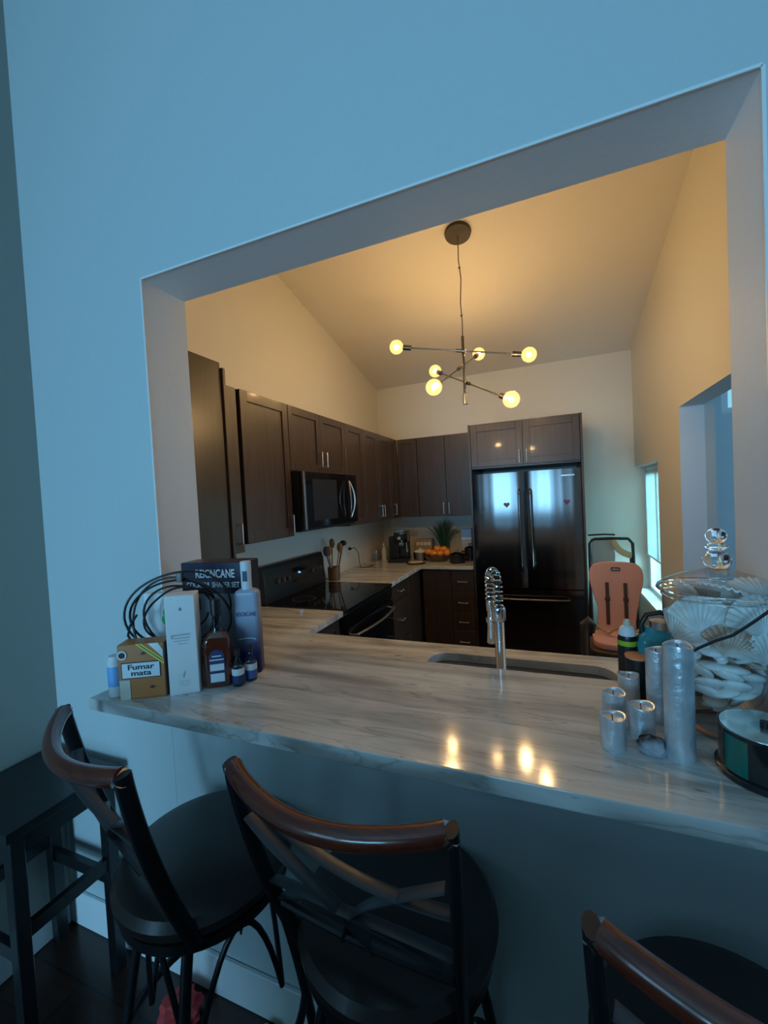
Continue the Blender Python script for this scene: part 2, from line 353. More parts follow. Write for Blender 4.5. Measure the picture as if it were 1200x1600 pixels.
# kitchen right wall: doorway (near) and a window recess (far)
T = .125; DY0, DY1, DZ = 1.60, 3.00, 2.02; RY0, RZ = 3.57, 1.735; XO = XR+T
mb = MB()
mb.box(XR, XO, YB, DY0, 0, 3.65); mb.box(XR, XO, DY0, DY1, DZ, 3.65); mb.box(XR, XO, DY1, RY0, 0, 3.65)
mb.box(XR, XO, RY0, YW, RZ, 3.3); mb.box(XR, XO+.02, RY0, YW, 0, .60)
o = struct('wall_kitchen_right', mb, 'paint_kitchen')
o.data.materials.append(MATS['paint_jamb_daylit'])
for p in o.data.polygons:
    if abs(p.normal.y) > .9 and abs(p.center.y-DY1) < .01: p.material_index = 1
mb = MB(); mb.box(XO-.045, XO+.02, YW-.03, YW, .6, RZ); mb.box(XO-.045, XO+.02, RY0, YW-.03, RZ-.04, RZ); struct('trim_2', mb, 'white_trim')
wd = window(3, 'x', XO-.01, RY0, YW-.03, .60, RZ-.04, 1)
MB().box(XO-.055, XO-.048, RY0+.01, YW-.04, .93, RZ-.045).build('roller_shade', 'roller_shade', wd, False)
MB().cyl((XO-.052, RY0+.01, .93), (XO-.052, YW-.04, .93), .009).build('shade_hem_bar', 'white_trim', wd)
MB().box(XR-.02, XO-.04, RY0-.02, YW-.02, .585, .615, .004).build('window_sill', 'white_trim', wd)
# hall beyond the doorway
mb = MB(); hx0, hx1, hz0, hz1 = 1.02, 1.55, 1.98, 2.26
mb.box(XO, hx0, 3.25, 3.38, 0, 3.65); mb.box(hx1, 3.5, 3.25, 3.38, 0, 3.65); mb.box(hx0, hx1, 3.25, 3.38, 0, hz0); mb.box(hx0, hx1, 3.25, 3.38, hz1, 3.65)
struct('wall_hall_back', mb, 'paint_living')
window(4, 'y', 3.31, hx0, hx1, hz0, hz1, 0)
struct('wall_hall_right', MB().box(3.5, 3.6, YB, 3.38, 0, 3.7), 'paint_living')
mb = MB(); mb.box(XO, XO+.05, 3.0, 3.25, 0, 2.6); struct('trim_3', mb, 'paint_living')
mb = MB(); mb.box(-1.78, OX1+2.5, YF-.014, YF, 0, .13, .003, 1); struct('baseboard_partition', mb, 'white_trim')
mb = MB(); mb.box(-1.78, -1.766, -.9, YF-.014, 0, .13, .003, 1); struct('baseboard_left', mb, 'white_trim')

# ------------------------------------------------------------------ stone tops
def slab(poly, hole, z0, z1, name, label, cat):
    b = bmesh.new()
    def loop(P): 
        vs = [b.verts.new((x, y, z1)) for x, y in P]; return [b.edges.new((vs[i], vs[(i+1) % len(vs)])) for i in range(len(vs))]
    ed = loop(poly)+(loop(hole) if hole else [])
    bmesh.ops.triangle_fill(b, edges=ed, use_beauty=True)
    r = bmesh.ops.extrude_face_region(b, geom=b.faces[:])
    for v in r['geom']:
        if isinstance(v, bmesh.types.BMVert): v.co.z = z0
    bmesh.ops.recalc_face_normals(b, faces=b.faces[:])
    es = [e for e in b.edges if len(e.link_faces) == 2 and e.calc_face_angle(0) > .8 and abs(e.verts[0].co.z-e.verts[1].co.z) < 1e-5]
    bmesh.ops.bevel(b, geom=es, offset=.004, segments=2, profile=.5, affect='EDGES')
    mb = MB(); mb._merge(b); o = mb.build(name, 'veined_stone'); return tag(o, label, cat)
BZ = 1.07; CZ = .91
slab([(-1.165, .716), (.378, .716), (.378, .978), (.378, 1.18), (OX0+.005, 1.18), (OX0+.005, .978), (-1.165, .978)], None, 1.037, BZ, 'breakfast_bar', 'long raised breakfast bar of veined grey stone in the pass-through', 'bar')
SX0, SX1, SY0, SY1 = -.475, .19, 1.335, 1.675
slab([(-1.795, 1.155), (.225, 1.155), (.225, 1.775), (-1.165, 1.775), (-1.165, 2.172), (-1.795, 2.172)], rrect(SX0, SX1, SY0, SY1, .07)[::-1], .875, CZ, 'kitchen_countertop', 'lower L-shaped stone worktop with the sink cut into it, near side of the stove', 'countertop')
slab([(-1.795, 2.942), (-1.165, 2.942), (-1.165, 3.785), (-.672, 3.785), (-.672, YW-.004), (-1.795, YW-.004)], None, .875, CZ, 'kitchen_countertop', 'far corner stone worktop carrying the espresso machine and oranges', 'countertop')

# ------------------------------------------------------------------ cabinets (local: front faces -Y, width along +X)
def pull(parent, x, z, L, vert=True, m='nickel', out=.028, r=.0045):
    if vert: pts = [(x, 0, z), (x, -out, z), (x, -out, z+L), (x, 0, z+L)]
    else: pts = [(x, 0, z), (x, -out, z), (x+L, -out, z), (x+L, 0, z)]
    mb = MB()
    for a, b2 in zip(pts, pts[1:]): mb.cyl(a, b2, r, seg=10)
    for p in pts[1:3]: mb.ball(p, r, seg=10)
    return mb.build('handle', m, parent)
def door_mesh(x0, x1, z0, z1, shaker=.055, t=.02, g=.0015):
    mb = MB(); x0 += g; x1 -= g; z0 += g; z1 -= g
    if shaker and x1-x0 > 2.4*shaker:
        s = shaker
        mb.box(x0, x0+s, 0, t, z0, z1, .0015, 1); mb.box(x1-s, x1, 0, t, z0, z1, .0015, 1)
        mb.box(x0+s, x1-s, 0, t, z0, z0+s, .0015, 1); mb.box(x0+s, x1-s, 0, t, z1-s, z1, .0015, 1)
        mb.box(x0+s-.002, x1-s+.002, .008, t, z0+s-.002, z1-s+.002)
    else: mb.box(x0, x1, 0, t, z0, z1, .002, 1)
    return mb
def cabinet(label, loc, rz, W, D, Hh, fronts, toe=0, name='upper_cabinet', body='cabinet_wood'):
    t = thing(name, label, 'cabinet', loc, rz)
    mb = MB(); mb.box(0, W, .021, D, toe, Hh)
    if toe: mb.box(.0, W, .08, D, 0, toe)
    mb.build('body', body, t, False)
    for f in fronts:
        kind, x0, x1, z0, z1, hs, sh = f
        d = door_mesh(x0, x1, z0, z1, sh).build(kind, 'cabinet_wood', t, False)
        if hs: pull(d, *hs)
    return t
R90 = PI/2
FX = -1.47; UZ = 1.36; UT = 2.17; UH = UT-UZ
def left_up(label, y0, y1, fronts, z0=UZ, z1=UT, **k): return cabinet(label, (FX, y0, z0), R90, y1-y0, FX-XL-.002, z1-z0, fronts, **k)
# near end cabinets beside the opening
t = thing('tall_end_cabinet', 'tall flat-sided dark cabinet end beside the left jamb, taller than its neighbours', 'cabinet', (XL+.002, YB+.004, 1.28))
MB().box(0, .318, 0, .475, 0, .99, .002, 1).build('side_panel', 'cabinet_panel', t)
MB().box(.0, .33, .477, .497, 0, .965, .003, 1).build('edge_stile', 'cabinet_wood', t)
t = cabinet('narrow dark cabinet with a slim handle between the tall end panel and wide door', (FX-.01, YB+.506, 1.32), R90, .075, .31, .85, [('door', 0, .075, 0, .85, (.03, .05, .10), 0)])
left_up('wide single-door wall cabinet left of the microwave', 1.745, 2.168, [('door', 0, .423, 0, UH, (.385, .03, .10), .055)])
left_up('short two-door wall cabinet above the microwave', 2.17, 2.93, [('door', 0, .38, 0, .405, (.345, .04, .10), .05), ('door', .38, .76, 0, .405, (.415, .04, .10), .05)], z0=1.765)
left_up('single-door wall cabinet directly right of the microwave', 2.932, 3.27, [('door', 0, .338, 0, UH, None, .055)])
left_up('two-door wall cabinet near the far left corner', 3.272, 3.93, [('door', 0, .329, 0, UH, (.30, .04, .10), .055), ('door', .329, .658, 0, UH, (.36, .04, .10), .055)])
left_up('narrow last wall cabinet of the left run at the corner', 3.932, 4.118, [('door', 0, .186, 0, UH, (.02, .04, .10), .05)])
BY = 4.12
cabinet('narrow panelled corner cabinet on the back wall above the espresso machine', (-1.468, BY, UZ), 0, .21, YW-BY-.002, UH, [('door', 0, .21, 0, UH, None, .05)])
cabinet('two-door wall cabinet on the back wall left of the fridge', (-1.256, BY, UZ), 0, .583, YW-BY-.002, UH, [('door', 0, .29, 0, UH, (.262, .02, .11), 0), ('door', .29, .583, 0, UH, (.318, .02, .11), 0)])
FRX0, FRX1, FY = -.645, .240, 3.79
cabinet('two-door cabinet above the fridge', (FRX0-.004, FY, 1.785), 0, FRX1-FRX0+.008, YW-FY-.002, .40, [('door', 0, .446, .015, .385, (.415, .03, .11), .055), ('door', .446, .893, .015, .385, (.475, .03, .11), .055)])
t = tag(MB().box(FRX0-.024, FRX0-.006, FY+.004, YW-.002, 0, 2.185, .001, 1).build('gable_panel', 'cabinet_wood', None, False), 'dark floor-to-top end panel left of the fridge', 'panel')
t = tag(MB().box(FRX1+.006, FRX1+.024, FY+.004, YW-.002, 0, 2.185, .001, 1).build('gable_panel', 'cabinet_wood', None, False), 'dark floor-to-top end panel right of the fridge', 'panel')
# base cabinets
BH = .873
cabinet('back base cabinet with a plain door beside the drawer stack', (-1.163, 3.81, 0), 0, .275, .63, BH, [('door', 0, .275, .1, BH-.01, None, 0)], toe=.1, name='base_cabinet')
cabinet('back base cabinet with four drawers next to the fridge', (-.886, 3.81, 0), 0, .212, .63, BH,
        [('drawer', 0, .212, z0, z1, (.065, (z0+z1)/2, .085, False), 0) for z0, z1 in ((.10, .30), (.302, .47), (.472, .66), (.662, .863))], toe=.1, name='base_cabinet')
def knob_cab():
    t = thing('base_cabinet', 'left base cabinet with chrome knobs right of the stove', 'cabinet', (-1.19, 2.945, 0), R90)
    mb = MB(); mb.box(0, .86, .021, .60, .1, BH); mb.box(0, .86, .08, .60, 0, .1); mb.build('body', 'cabinet_wood', t, False)
    for z0, z1, nm in ((.10, .38, 'drawer'), (.382, .72, 'drawer'), (.722, .863, 'drawer')):
        d = door_mesh(0, .52, z0, z1, 0).build(nm, 'cabinet_wood', t, False)
        for x in (.26, .31):
            k = MB(); k.cyl((x, 0, (z0+z1)/2), (x, -.018, (z0+z1)/2), .004); k.ball((x, -.022, (z0+z1)/2), .009, seg=12); k.build('knob', 'chrome', d)
    door_mesh(.52, .86, .1, .863, 0).build('door', 'cabinet_wood', t, False)
knob_cab()
cabinet('left base cabinet between the stove and the sink counter', (-1.19, 1.79, 0), R90, .378, .60, BH, [('door', 0, .378, .1, BH-.01, None, .055)], toe=.1, name='base_cabinet')
t = thing('sink_cabinet', 'dark sink base cabinet under the worktop behind the bar', 'cabinet', (0, 0, 0))
mb = MB(); mb.box(-1.79, .20, 1.158, 1.175, 0, BH); mb.box(.18, .20, 1.175, 1.75, 0, BH); mb.box(-1.16, .18, 1.735, 1.75, .1, BH); mb.box(-1.16, .18, 1.20, 1.69, .08, .1); mb.build('body', 'cabinet_wood', t, False)
for i, (a, b2) in enumerate(((-1.15, -.5), (-.5, -.16), (-.16, .18))):
    MB().box(a+.002, b2-.002, 1.75, 1.768, .1, BH-.01, .002, 1).build('door', 'cabinet_wood', t)

# ------------------------------------------------------------------ sink and faucet
t = thing('sink', 'stainless steel undermount sink in the lower worktop', 'sink', ((SX0+SX1)/2, (SY0+SY1)/2, .69))
def basin(w, d, h, r):
    b = bmesh.new(); rings = []
    for (e, z) in ((.018, h), (-.001, h), (-.004, h-.02), (-.010, .03), (-.035, 0)):
        P = rrect(-w/2-e, w/2+e, -d/2-e, d/2+e, max(.02, r+e)); rings.append([b.verts.new((x, y, z)) for x, y in P])
    n = len(rings[0])
    for a, c in zip(rings, rings[1:]):
        for i in range(n): b.faces.new((a[i], a[(i+1) % n], c[(i+1) % n], c[i]))
    b.faces.new(rings[-1]); bmesh.ops.recalc_face_normals(b, faces=b.faces[:])
    for f in b.faces: f.normal_flip()
    return MB()._merge(b)
basin(SX1-SX0, SY1-SY0, .184, .07).build('basin', 'steel', t)
MB().lathe([(0, .004), (.03, .004), (.042, .002), (.045, .006), (.04, .008), (0, .006)], (0, 0, 0)).build('drain', 'chrome', t)
def faucet():
    bx, by = -.158, 1.285
    t = thing('faucet', 'chrome spring-neck kitchen faucet behind the bar', 'faucet', (bx, by, CZ))
    MB().lathe([(0, 0), (.027, 0), (.027, .008), (.020, .014), (.018, .06), (0, .06)]).build('base', 'chrome', t)
    MB().cyl((.018, 0, .04), (.075, 0, .055), .006, .005).build('lever', 'chrome', t)
    mb = MB(); mb.cyl((0, 0, .05), (0, 0, .27), .0125)
    for i in range(44): mb.lathe([(.0125, -.0023), (.0155, 0), (.0125, .0023)], (0, 0, .06+i*.0048), 18)
    mb.build('ribbed_riser', 'chrome', t)
    MB().lathe([(0, .265), (.019, .265), (.021, .27), (.021, .30), (.018, .306), (0, .306)]).build('collar', 'chrome', t)
    dx, dy = -.035, .078
    L = math.hypot(dx, dy); ux, uy = dx/L, dy/L
    path = [(0, 0, .29), (0, 0, .34)]+[(ux*L/2*(1-math.cos(a)), uy*L/2*(1-math.cos(a)), .365+.040*math.sin(a)) for a in [PI*i/16 for i in range(17)]]+[(dx, dy, .34), (dx, dy, .31)]
    MB().tube(path, .006).build('hose', 'black_rubber', t)
    # spring coil around the hose
    P = [Vector(p) for p in path]; cum = [0]
    for a, c in zip(P, P[1:]): cum.append(cum[-1]+(c-a).length)
    tot = cum[-1]; turns = 19; pts = []; N = turns*12; side = Vector((-uy, ux, 0))
    for i in range(N+1):
        s = tot*i/N; j = max(k for k in range(len(cum)-1) if cum[k] <= s+1e-9); f = (s-cum[j])/(cum[j+1]-cum[j]); p = P[j].lerp(P[j+1], f)
        tg = (P[j+1]-P[j]).normalized(); nn = side.cross(tg); a = 2*PI*i/12; pts.append(p+.0135*(math.cos(a)*side+math.sin(a)*nn))
    MB().tube(pts, .0024, 6).build('spring', 'chrome', t)
    mb = MB(); mb.lathe([(0, .305), (.013, .305), (.014, .30), (.014, .275), (.011, .27), (.011, .25), (0, .25)], (dx, dy, 0)); mb.build('spray_collar', 'chrome', t)
    mb = MB(); mb.lathe([(0, .25), (.0115, .25), (.0125, .245), (.012, .215), (.014, .195), (.0150, .168), (.0125, .165), (0, .165)], (dx, dy, 0)); sp = mb.build('spray_head', 'chrome', t)
    MB().box(dx-.004, dx+.004, dy-.02, dy-.012, .185, .215, .002, 1).build('spray_button', 'white_gloss', sp)
    mb = MB(); mb.tube([(0, 0, .245), (dx*.5, dy*.5, .245), (dx, dy, .24)], .005); mb.lathe([(.012, .235), (.016, .235), (.016, .247), (.012, .247)], (dx, dy, 0)); mb.build('docking_arm', 'chrome', t)
faucet()

# ------------------------------------------------------------------ stove, microwave, fridge
def stove():
    t = thing('stove', 'black freestanding glass-top stove against the left wall', 'stove', (-1.145, 2.176, 0), R90)
    W = .762
    MB().box(0, W, .03, .645, .08, .895).build('body', 'black_plastic', t, False)
    MB().box(0, W, -.005, .575, .896, .916, .004).build('cooktop', 'black_glass', t)
    for x, y, r in ((.2, .15, .10), (.56, .15, .085), (.2, .42, .075), (.56, .42, .09)):
        MB().lathe([(r-.001, .9165), (r, .9167), (r+.001, .9165)], (x, y, 0), 40).build('burner_ring', 'grey_print', t)
    d = MB().box(.004, W-.004, -.005, .028, .20, .80, .006).build('oven_door', 'black_glass', t)
    MB().tube([(.06, 0, .745), (.06, -.035, .75)]+[(.06+.642*i/12, -.035-.03*math.sin(PI*i/12), .75) for i in range(1, 12)]+[(.702, -.035, .75), (.702, 0, .745)], .011, flat=(1, .8)).build('handle', 'nickel', d)
    MB().box(.004, W-.004, 0, .028, .81, .893, .004).build('front_panel', 'black_stainless', t)
    MB().box(.004, W-.004, -.002, .028, .085, .195, .005).build('drawer', 'black_glass', t)
    MB().prism([(.575, .915), (.648, .915), (.648, 1.16), (.60, 1.16), (.585, 1.12)], W, 'x', 0, .003).build('backguard', 'black_plastic', t)
    for x in (.13, .19, .25, .56, .62, .68):
        k = MB(); k.cyl((x, .588, 1.05), (x, .56, 1.045), .018, .015); k.box(x-.003, x+.003, .552, .562, 1.03, 1.06, .001, 1); k.build('knob', 'steel', t)
    p = MB().box(.31, .50, .578, .586, 1.0, 1.1, .002, 1).build('control_panel', 'black_glass', t)
    mb = MB(); mb.box(.385, .400, .5765, .578, 1.055, 1.067); mb.box(.403, .415, .5765, .578, 1.052, 1.060); mb.build('blue_readout', 'display_blue', p, False)
stove()
def microwave():
    t = thing('microwave', 'black over-the-range microwave with a bowed silver handle', 'microwave', (-1.40, 2.172, 1.385), R90)
    W, Hh = .756, .375
    MB().box(0, W, .02, .39, 0, Hh, .003).build('body', 'black_plastic', t)
    d = MB().box(.001, .60, -.012, .02, .015, Hh-.002, .006).build('door', 'black_glass', t)
    MB().box(.10, .42, -.014, -.012, .06, Hh-.05, 0).build('window', 'black_plastic', d)
    MB().box(.605, W-.001, -.010, .02, .015, Hh-.002, .005).build('control_panel', 'black_glass', t)
    MB().box(.0, .020, -.016, .0, .01, Hh-.004, .003).build('edge_trim', 'steel', d)
    for k, sx in ((0, -1), (1, 1)):
        MB().tube([(.585+sx*.032*math.sin(PI*i/14)**.8, -.03-.025*math.sin(PI*i/14), .05+.27*i/14) for i in range(15)], .006, flat=(1, 1.1)).build('handle', 'nickel', d)
    MB().box(.05, W-.05, .05, .35, -.006, 0).build('vent', 'steel', t)
microwave()
def fridge():
    W = FRX1-FRX0; t = thing('fridge', 'black stainless French-door fridge with a bottom freezer drawer', 'fridge', (FRX0, 3.765, 0))
    MB().box(.003, W-.003, .075, .655, .03, 1.735, .004).build('body', 'black_plastic', t)
    MB().box(.02, W-.02, .1, .6, 0, .03).build('feet_plinth', 'black_plastic', t)
    def bowed(x0, x1, z0, z1, nm):
        n = 14; poly = [(x0, .07), (x1, .07)]
        for i in range(n+1):
            f = i/n; x = x1+(x0-x1)*f; poly.append((x, .012*(2*f-1)**2+(.008 if i in (0, n) else 0)))
        return MB().prism(poly, z1-z0, 'z', z0).build(nm, 'black_stainless', t)
    dl = bowed(0, W/2-.003, .725, 1.735, 'door'); dr = bowed(W/2+.003, W, .725, 1.735, 'door')
    fz = bowed(0, W, .06, .715, 'freezer_drawer')
    for d, x in ((dl, W/2-.045), (dr, W/2+.045)):
        mb = MB(); mb.tube([(x, .012, .88), (x, -.045, .90), (x, -.05, .93), (x, -.05, 1.53), (x, -.045, 1.56), (x, .012, 1.58)], .011, flat=(1, 1)); mb.build('handle', 'black_stainless', d)
    MB().tube([(.12, .005, .635), (.13, -.045, .64)]+[(.13+(W-.26)*i/10, -.05-.012*math.sin(PI*i/10), .64) for i in range(1, 10)]+[(W-.13, -.045, .64), (W-.12, .005, .635)], .009).build('handle', 'dark_nickel', fz)
    MB().box(W-.15, W-.05, .0, .006, 1.675, 1.685, 0).build('badge', 'steel', dr)
    return t
fridge()
def heart(name, x, z, m, label, y=3.764):
    P = []
    for i in range(24):
        a = 2*PI*i/24; P.append((.0016*16*math.sin(a)**3, .0016*(13*math.cos(a)-5*math.cos(2*a)-2*math.cos(3*a)-math.cos(4*a))))
    o = MB().prism(P, .006, 'y', -.003).build(name, m); o.location = (x, y, z); tag(o, label, 'magnet')
heart('heart_magnet', -.355, 1.455, 'heart_red', 'dark red heart magnet on the left fridge door')
heart('heart_magnet', .125, 1.46, 'heart_red', 'red heart magnet on the right fridge door', 3.766)

# ------------------------------------------------------------------ chandelier
def chandelier():
    cx, cy = -.482, 2.70; cz = ceil_z(cy)
    t = thing('pendant_chandelier', 'bronze pendant light with three crossed rods and six glowing globe bulbs', 'light', (cx, cy, cz))
    sl = math.atan(.236); tilt = Matrix.Rotation(-sl, 4, 'X')
    MB().lathe([(0, 0), (.082, 0), (.084, -.006), (.08, -.022), (.02, -.028), (0, -.028)], M=tilt).build('canopy', 'bronze', t)
    L = lambda p: (p[0]-cx, p[1]-cy, p[2]-cz)
    MB().tube([L((cx, cy, cz-.02)), L((cx-.004, cy, 3.05)), L((cx+.007, cy, 2.93)), L((cx-.003, cy, 2.78)), L((cx+.003, cy, 2.66)), L((cx, cy, 2.56))], .0032).build('cord', 'dark_nickel', t)
    for z in (3.0, 2.70): MB().ball(L((cx, cy, z)), .008).build('cord_bead', 'dark_nickel', t)
    MB().cyl(L((cx, cy, 2.57)), L((cx, cy, 2.20)), .009).build('stem', 'dark_nickel', t)
    MB().cyl(L((cx, cy, 2.205)), L((cx, cy, 2.14)), .017).build('stem_cap', 'nickel', t)
    rods = [((-.895, 2.60, 2.545), (-.088, 2.72, 2.391)), ((-.758, 3.055, 2.488), (-.176, 2.37, 2.062)), ((-.449, 3.149, 2.588), (-.572, 2.259, 2.16))]
    for k, (a, b2) in enumerate(rods):
        a, b2 = Vector(a), Vector(b2); mid = (a+b2)/2; dv = (b2-a).normalized()
        MB().cyl(L(a+dv*.09), L(b2-dv*.09), .0045, seg=12).build('rod', 'dark_nickel', t)
        MB().cyl(L(mid-dv*.03), L(mid+dv*.03), .011, seg=14).build('rod_joint', 'dark_nickel', t)
        for e, s in ((a, 1), (b2, -1)):
            q = Vector(L(e)); d = dv*s
            MB().cyl(q+d*.045, q+d*.10, .0165, seg=18).build('socket', 'dark_nickel', t)
            mt = (-d).to_track_quat('Z', 'Y').to_matrix().to_4x4(); mt.translation = q
            R = .045
            prof = [(.013, -.05), (.014, -.042)]+[(R*math.sin(x), -R*math.cos(x)) for x in [.40+(PI-.40)*i/14 for i in range(15)]]
            bb = MB().lathe(prof, seg=28, M=mt).build('bulb', 'bulb_glass', t)
            MB().ball(q, .0135, (1, 1, 1.2), 12).build('filament', 'filament_bright' if (k == 2 and s == -1) else 'filament', bb)
chandelier()

# ------------------------------------------------------------------ bar stools
def stool(label, loc, rz, first=[None]):
    if first[0] is not None:
        o = copy_tree(first[0]); o.location = loc; o.rotation_euler = (0, 0, rz); o['label'] = label; return o
    t = thing('bar_stool', label, 'bar stool', loc, rz, 'bar stools along the breakfast bar'); first[0] = t
    SZ = .705; SR = .212
    MB().lathe([(0, SZ-.055), (SR-.02, SZ-.055), (SR-.003, SZ-.04), (SR, SZ-.02), (SR-.012, SZ-.003), (SR-.05, SZ+.006), (SR*.4, SZ+.010), (0, SZ+.011)], seg=56).build('seat', 'leather', t)
    MB().lathe([(.0, SZ-.085), (SR-.04, SZ-.085), (SR-.012, SZ-.08), (SR-.012, SZ-.057), (0, SZ-.057)], seg=48).build('seat_frame', 'black_iron', t)
    MB().lathe([(0, SZ-.11), (.10, SZ-.11), (.10, SZ-.087), (0, SZ-.087)], seg=24).build('swivel_plate', 'black_iron', t)
    zt = 1.085; yb = -.235
    # top rail: curved mahogany bar
    n = 20; pts = [(-.200+.40*i/n, yb-.056*math.sin(PI*i/n)**.85, zt-.012*math.sin(PI*i/n)) for i in range(n+1)]
    MB().tube(pts, .0165, 14, flat=(1.0, 1.05)).build('top_rail', 'mahogany', t)
    for sx in (-1, 1):
        x = sx*.200
        MB().tube([(x*1.0, yb, zt-.006), (x*1.035, yb+.002, zt+.001)], [.0175, .0175], 14).build('rail_ferrule', 'chrome', t)
        up = bez((x*1.05, yb, zt+.008), (x*1.02, yb+.03, .88), (x*.86, yb+.125, SZ-.06), 12)
        MB().tube(up, .0125, 10, flat=(1.25, .8)).build('upright', 'black_iron', t)
    def bow(x, z):   # y of the back surface
        f = (z-SZ)/(zt-SZ); return yb+.10*(1-f)-.056*max(0, 1-(x/.21)**2)*f
    def strip(p0, p1, p2, nm='back_scroll', m='grey_iron', r=.0065):
        q = bez((p0[0], 0, p0[1]), (p1[0], 0, p1[1]), (p2[0], 0, p2[1]), 14)
        MB().tube([(v.x, bow(v.x, v.z), v.z) for v in q], r, 8, flat=(1.9, .5)).build(nm, m, t)
    strip((-.19, .985), (-.02, .93), (.03, .76)); strip((.19, .985), (.02, .93), (-.03, .76))
    strip((-.08, 1.05), (.03, .97), (.19, .93))
    strip((-.17, .79), (-.02, .90), (.18, .83)); strip((.17, .79), (.02, .90), (-.18, .83))
    MB().tube([(x, bow(x, .77)+.0, .77) for x in [-.175+.35*i/10 for i in range(11)]], .009, 8).build('lower_rail', 'black_iron', t)
    for sx in (-1, 1):
        for sy in (-1, 1):
            MB().tube(bez((sx*.10, sy*.10, SZ-.10), (sx*.15, sy*.15, .45), (sx*.185, sy*.185, 0), 12), .0125, 10).build('leg', 'black_iron', t)
    MB().tube(arc((0, 0, .26), .222, 0, 2*PI*47/48, 47, 'xy'), .011, 10, closed=True).build('foot_ring', 'black_iron', t)
    for k in range(4):
        a = PI/4+k*PI/2; a2 = a+PI/2
        p0 = (.165*math.cos(a), .165*math.sin(a), .30); p2 = (.165*math.cos(a2), .165*math.sin(a2), .30); c = (.16*math.cos((a+a2)/2), .16*math.sin((a+a2)/2), .85)
        MB().tube(bez(p0, c, p2, 14), .007, 8).build('brace', 'black_iron', t)
    return t
stool('black metal bar stool nearest the left wall, its red-brown rail beside the small table', (-.848, .783, 0), math.radians(-19))
stool('middle bar stool with its red-brown top rail square to the bar', (-.339, .803, 0), math.radians(-3.8))
stool('bar stool at the lower right corner, cut off by the picture edge', (.238, .706, 0), math.radians(-1))

# small dark side table in the corner
t = thing('side_table', 'small black wooden table in the left corner behind the first bar stool', 'table', (-1.59, .785, 0))
MB().box(-.185, .185, -.16, .16, .67, .70, .004).build('tabletop', 'black_wood', t)
MB().box(-.165, .165, -.14, .14, .61, .67).build('apron', 'black_wood', t)
for sx in (-1, 1):
    for sy in (-1, 1):
        MB().box(sx*.155-.018, sx*.155+.018, sy*.13-.018, sy*.13+.018, 0, .67, .002, 1).build('leg', 'black_wood', t)
for sx in (-1, 1): MB().box(sx*.155-.01, sx*.155+.01, -.13, .13, .36, .40).build('stretcher', 'black_wood', t)
for sy in (-1, 1): MB().box(-.155, .155, sy*.13-.01, sy*.13+.01, .30, .34).build('stretcher', 'black_wood', t)

def cloth(name, loc, r, m, label, cat, seed):
    random.seed(seed); b = bmesh.new(); bmesh.ops.create_icosphere(b, subdivisions=3, radius=r)
    for v in b.verts:
        k = .75+.45*random.random(); v.co = Vector((v.co.x*k, v.co.y*k*.8, max(0, v.co.z*.6*k+r*.3)))
    o = MB()._merge(b).build(name, m, None, False); o.location = loc; tag(o, label, cat)
cloth('red_cloth', (-1.115, .885, .002), .065, 'red_cloth', 'crumpled red cloth on the dark floor under the first bar stool', 'cloth', 3)
cloth('green_toy', (-.815, .925, .002), .035, 'lime_green', 'small lime green object on the floor against the wall between two stools', 'toy', 5)

# ------------------------------------------------------------------ left cluster on the bar
t = thing('cigar_box', 'orange cardboard cigar box with a black-bordered warning label', 'box', (-1.010, .757, BZ), math.radians(28))
bx = MB().box(-.058, .058, 0, .055, 0, .145, .002, 1).build('carton', 'orange_card', t)
MB().box(.058, .0595, .001, .054, .001, .144).build('dark_side', 'dark_card', t)
lb = MB().box(-.050, .048, -.0012, 0, .055, .098).build('warning_label', 'black_ink', t, False)
MB().box(-.0475, .0455, -.002, -.001, .0575, .0955).build('label_paper', 'label_white', lb, False)
text('Fumar\nmata', 'warning_text', 'black_ink', lb, (-.001, -.0023, .0768), (R90, 0, 0), .019, .066, .0004)
rb = MB(); rb.prism([(-.012, .145), (.004, .145), (.057, .100), (.057, .087)], .001, 'y', -.0015); rb.build('diagonal_ribbon', 'yellow', t, False)
rb = MB(); rb.prism([(-.004, .1435), (-.001, .1435), (.055, .097), (.055, .0945)], .001, 'y', -.0022); rb.build('ribbon_stripe', 'black_ink', t, False)
MB().lathe([(0, 0), (.012, 0), (.012, .001), (0, .001)], M=Matrix.Translation((-.046, -.0012, .118)) @ Matrix.Rotation(R90, 4, 'X')).build('round_seal', 'label_white', t)
MB().lathe([(0, 0), (.008, 0), (.008, .001), (0, .001)], M=Matrix.Translation((-.046, -.002, .118)) @ Matrix.Rotation(R90, 4, 'X')).build('seal_center', 'brown_strap', t)
MB().box(-.056, -.030, -.0015, 0, .0, .052).build('tax_stamp', 'cream', t, False)
MB().prism([(.0, .120), (.006, .124), (.012, .120), (.016, .122), (.010, .116), (.002, .116)], .001, 'y', -.0012).build('print_mark', 'black_ink', t, False)
MB().prism([(.018, .030), (.024, .034), (.030, .030), (.034, .032), (.028, .026), (.020, .026)], .001, 'y', -.0012).build('print_mark', 'black_ink', t, False)
MB().prism([(.020, .1445), (.045, .1445), (.056, .125), (.056, .104)], .001, 'y', -.0014).build('foil_sticker', 'silver_card', t, False)

t = thing('tonic_can', 'slim pale blue can at the left end of the bar beside the orange box', 'can', (-1.100, .750, BZ))
MB().lathe([(0, 0), (.017, 0), (.019, .004), (.019, .098), (.015, .106), (.015, .109), (0, .109)]).build('can_body', 'label_white', t)
MB().lathe([(.0192, .03), (.0195, .031), (.0195, .082), (.0192, .083)]).build('can_label', 'sky_blue', t)

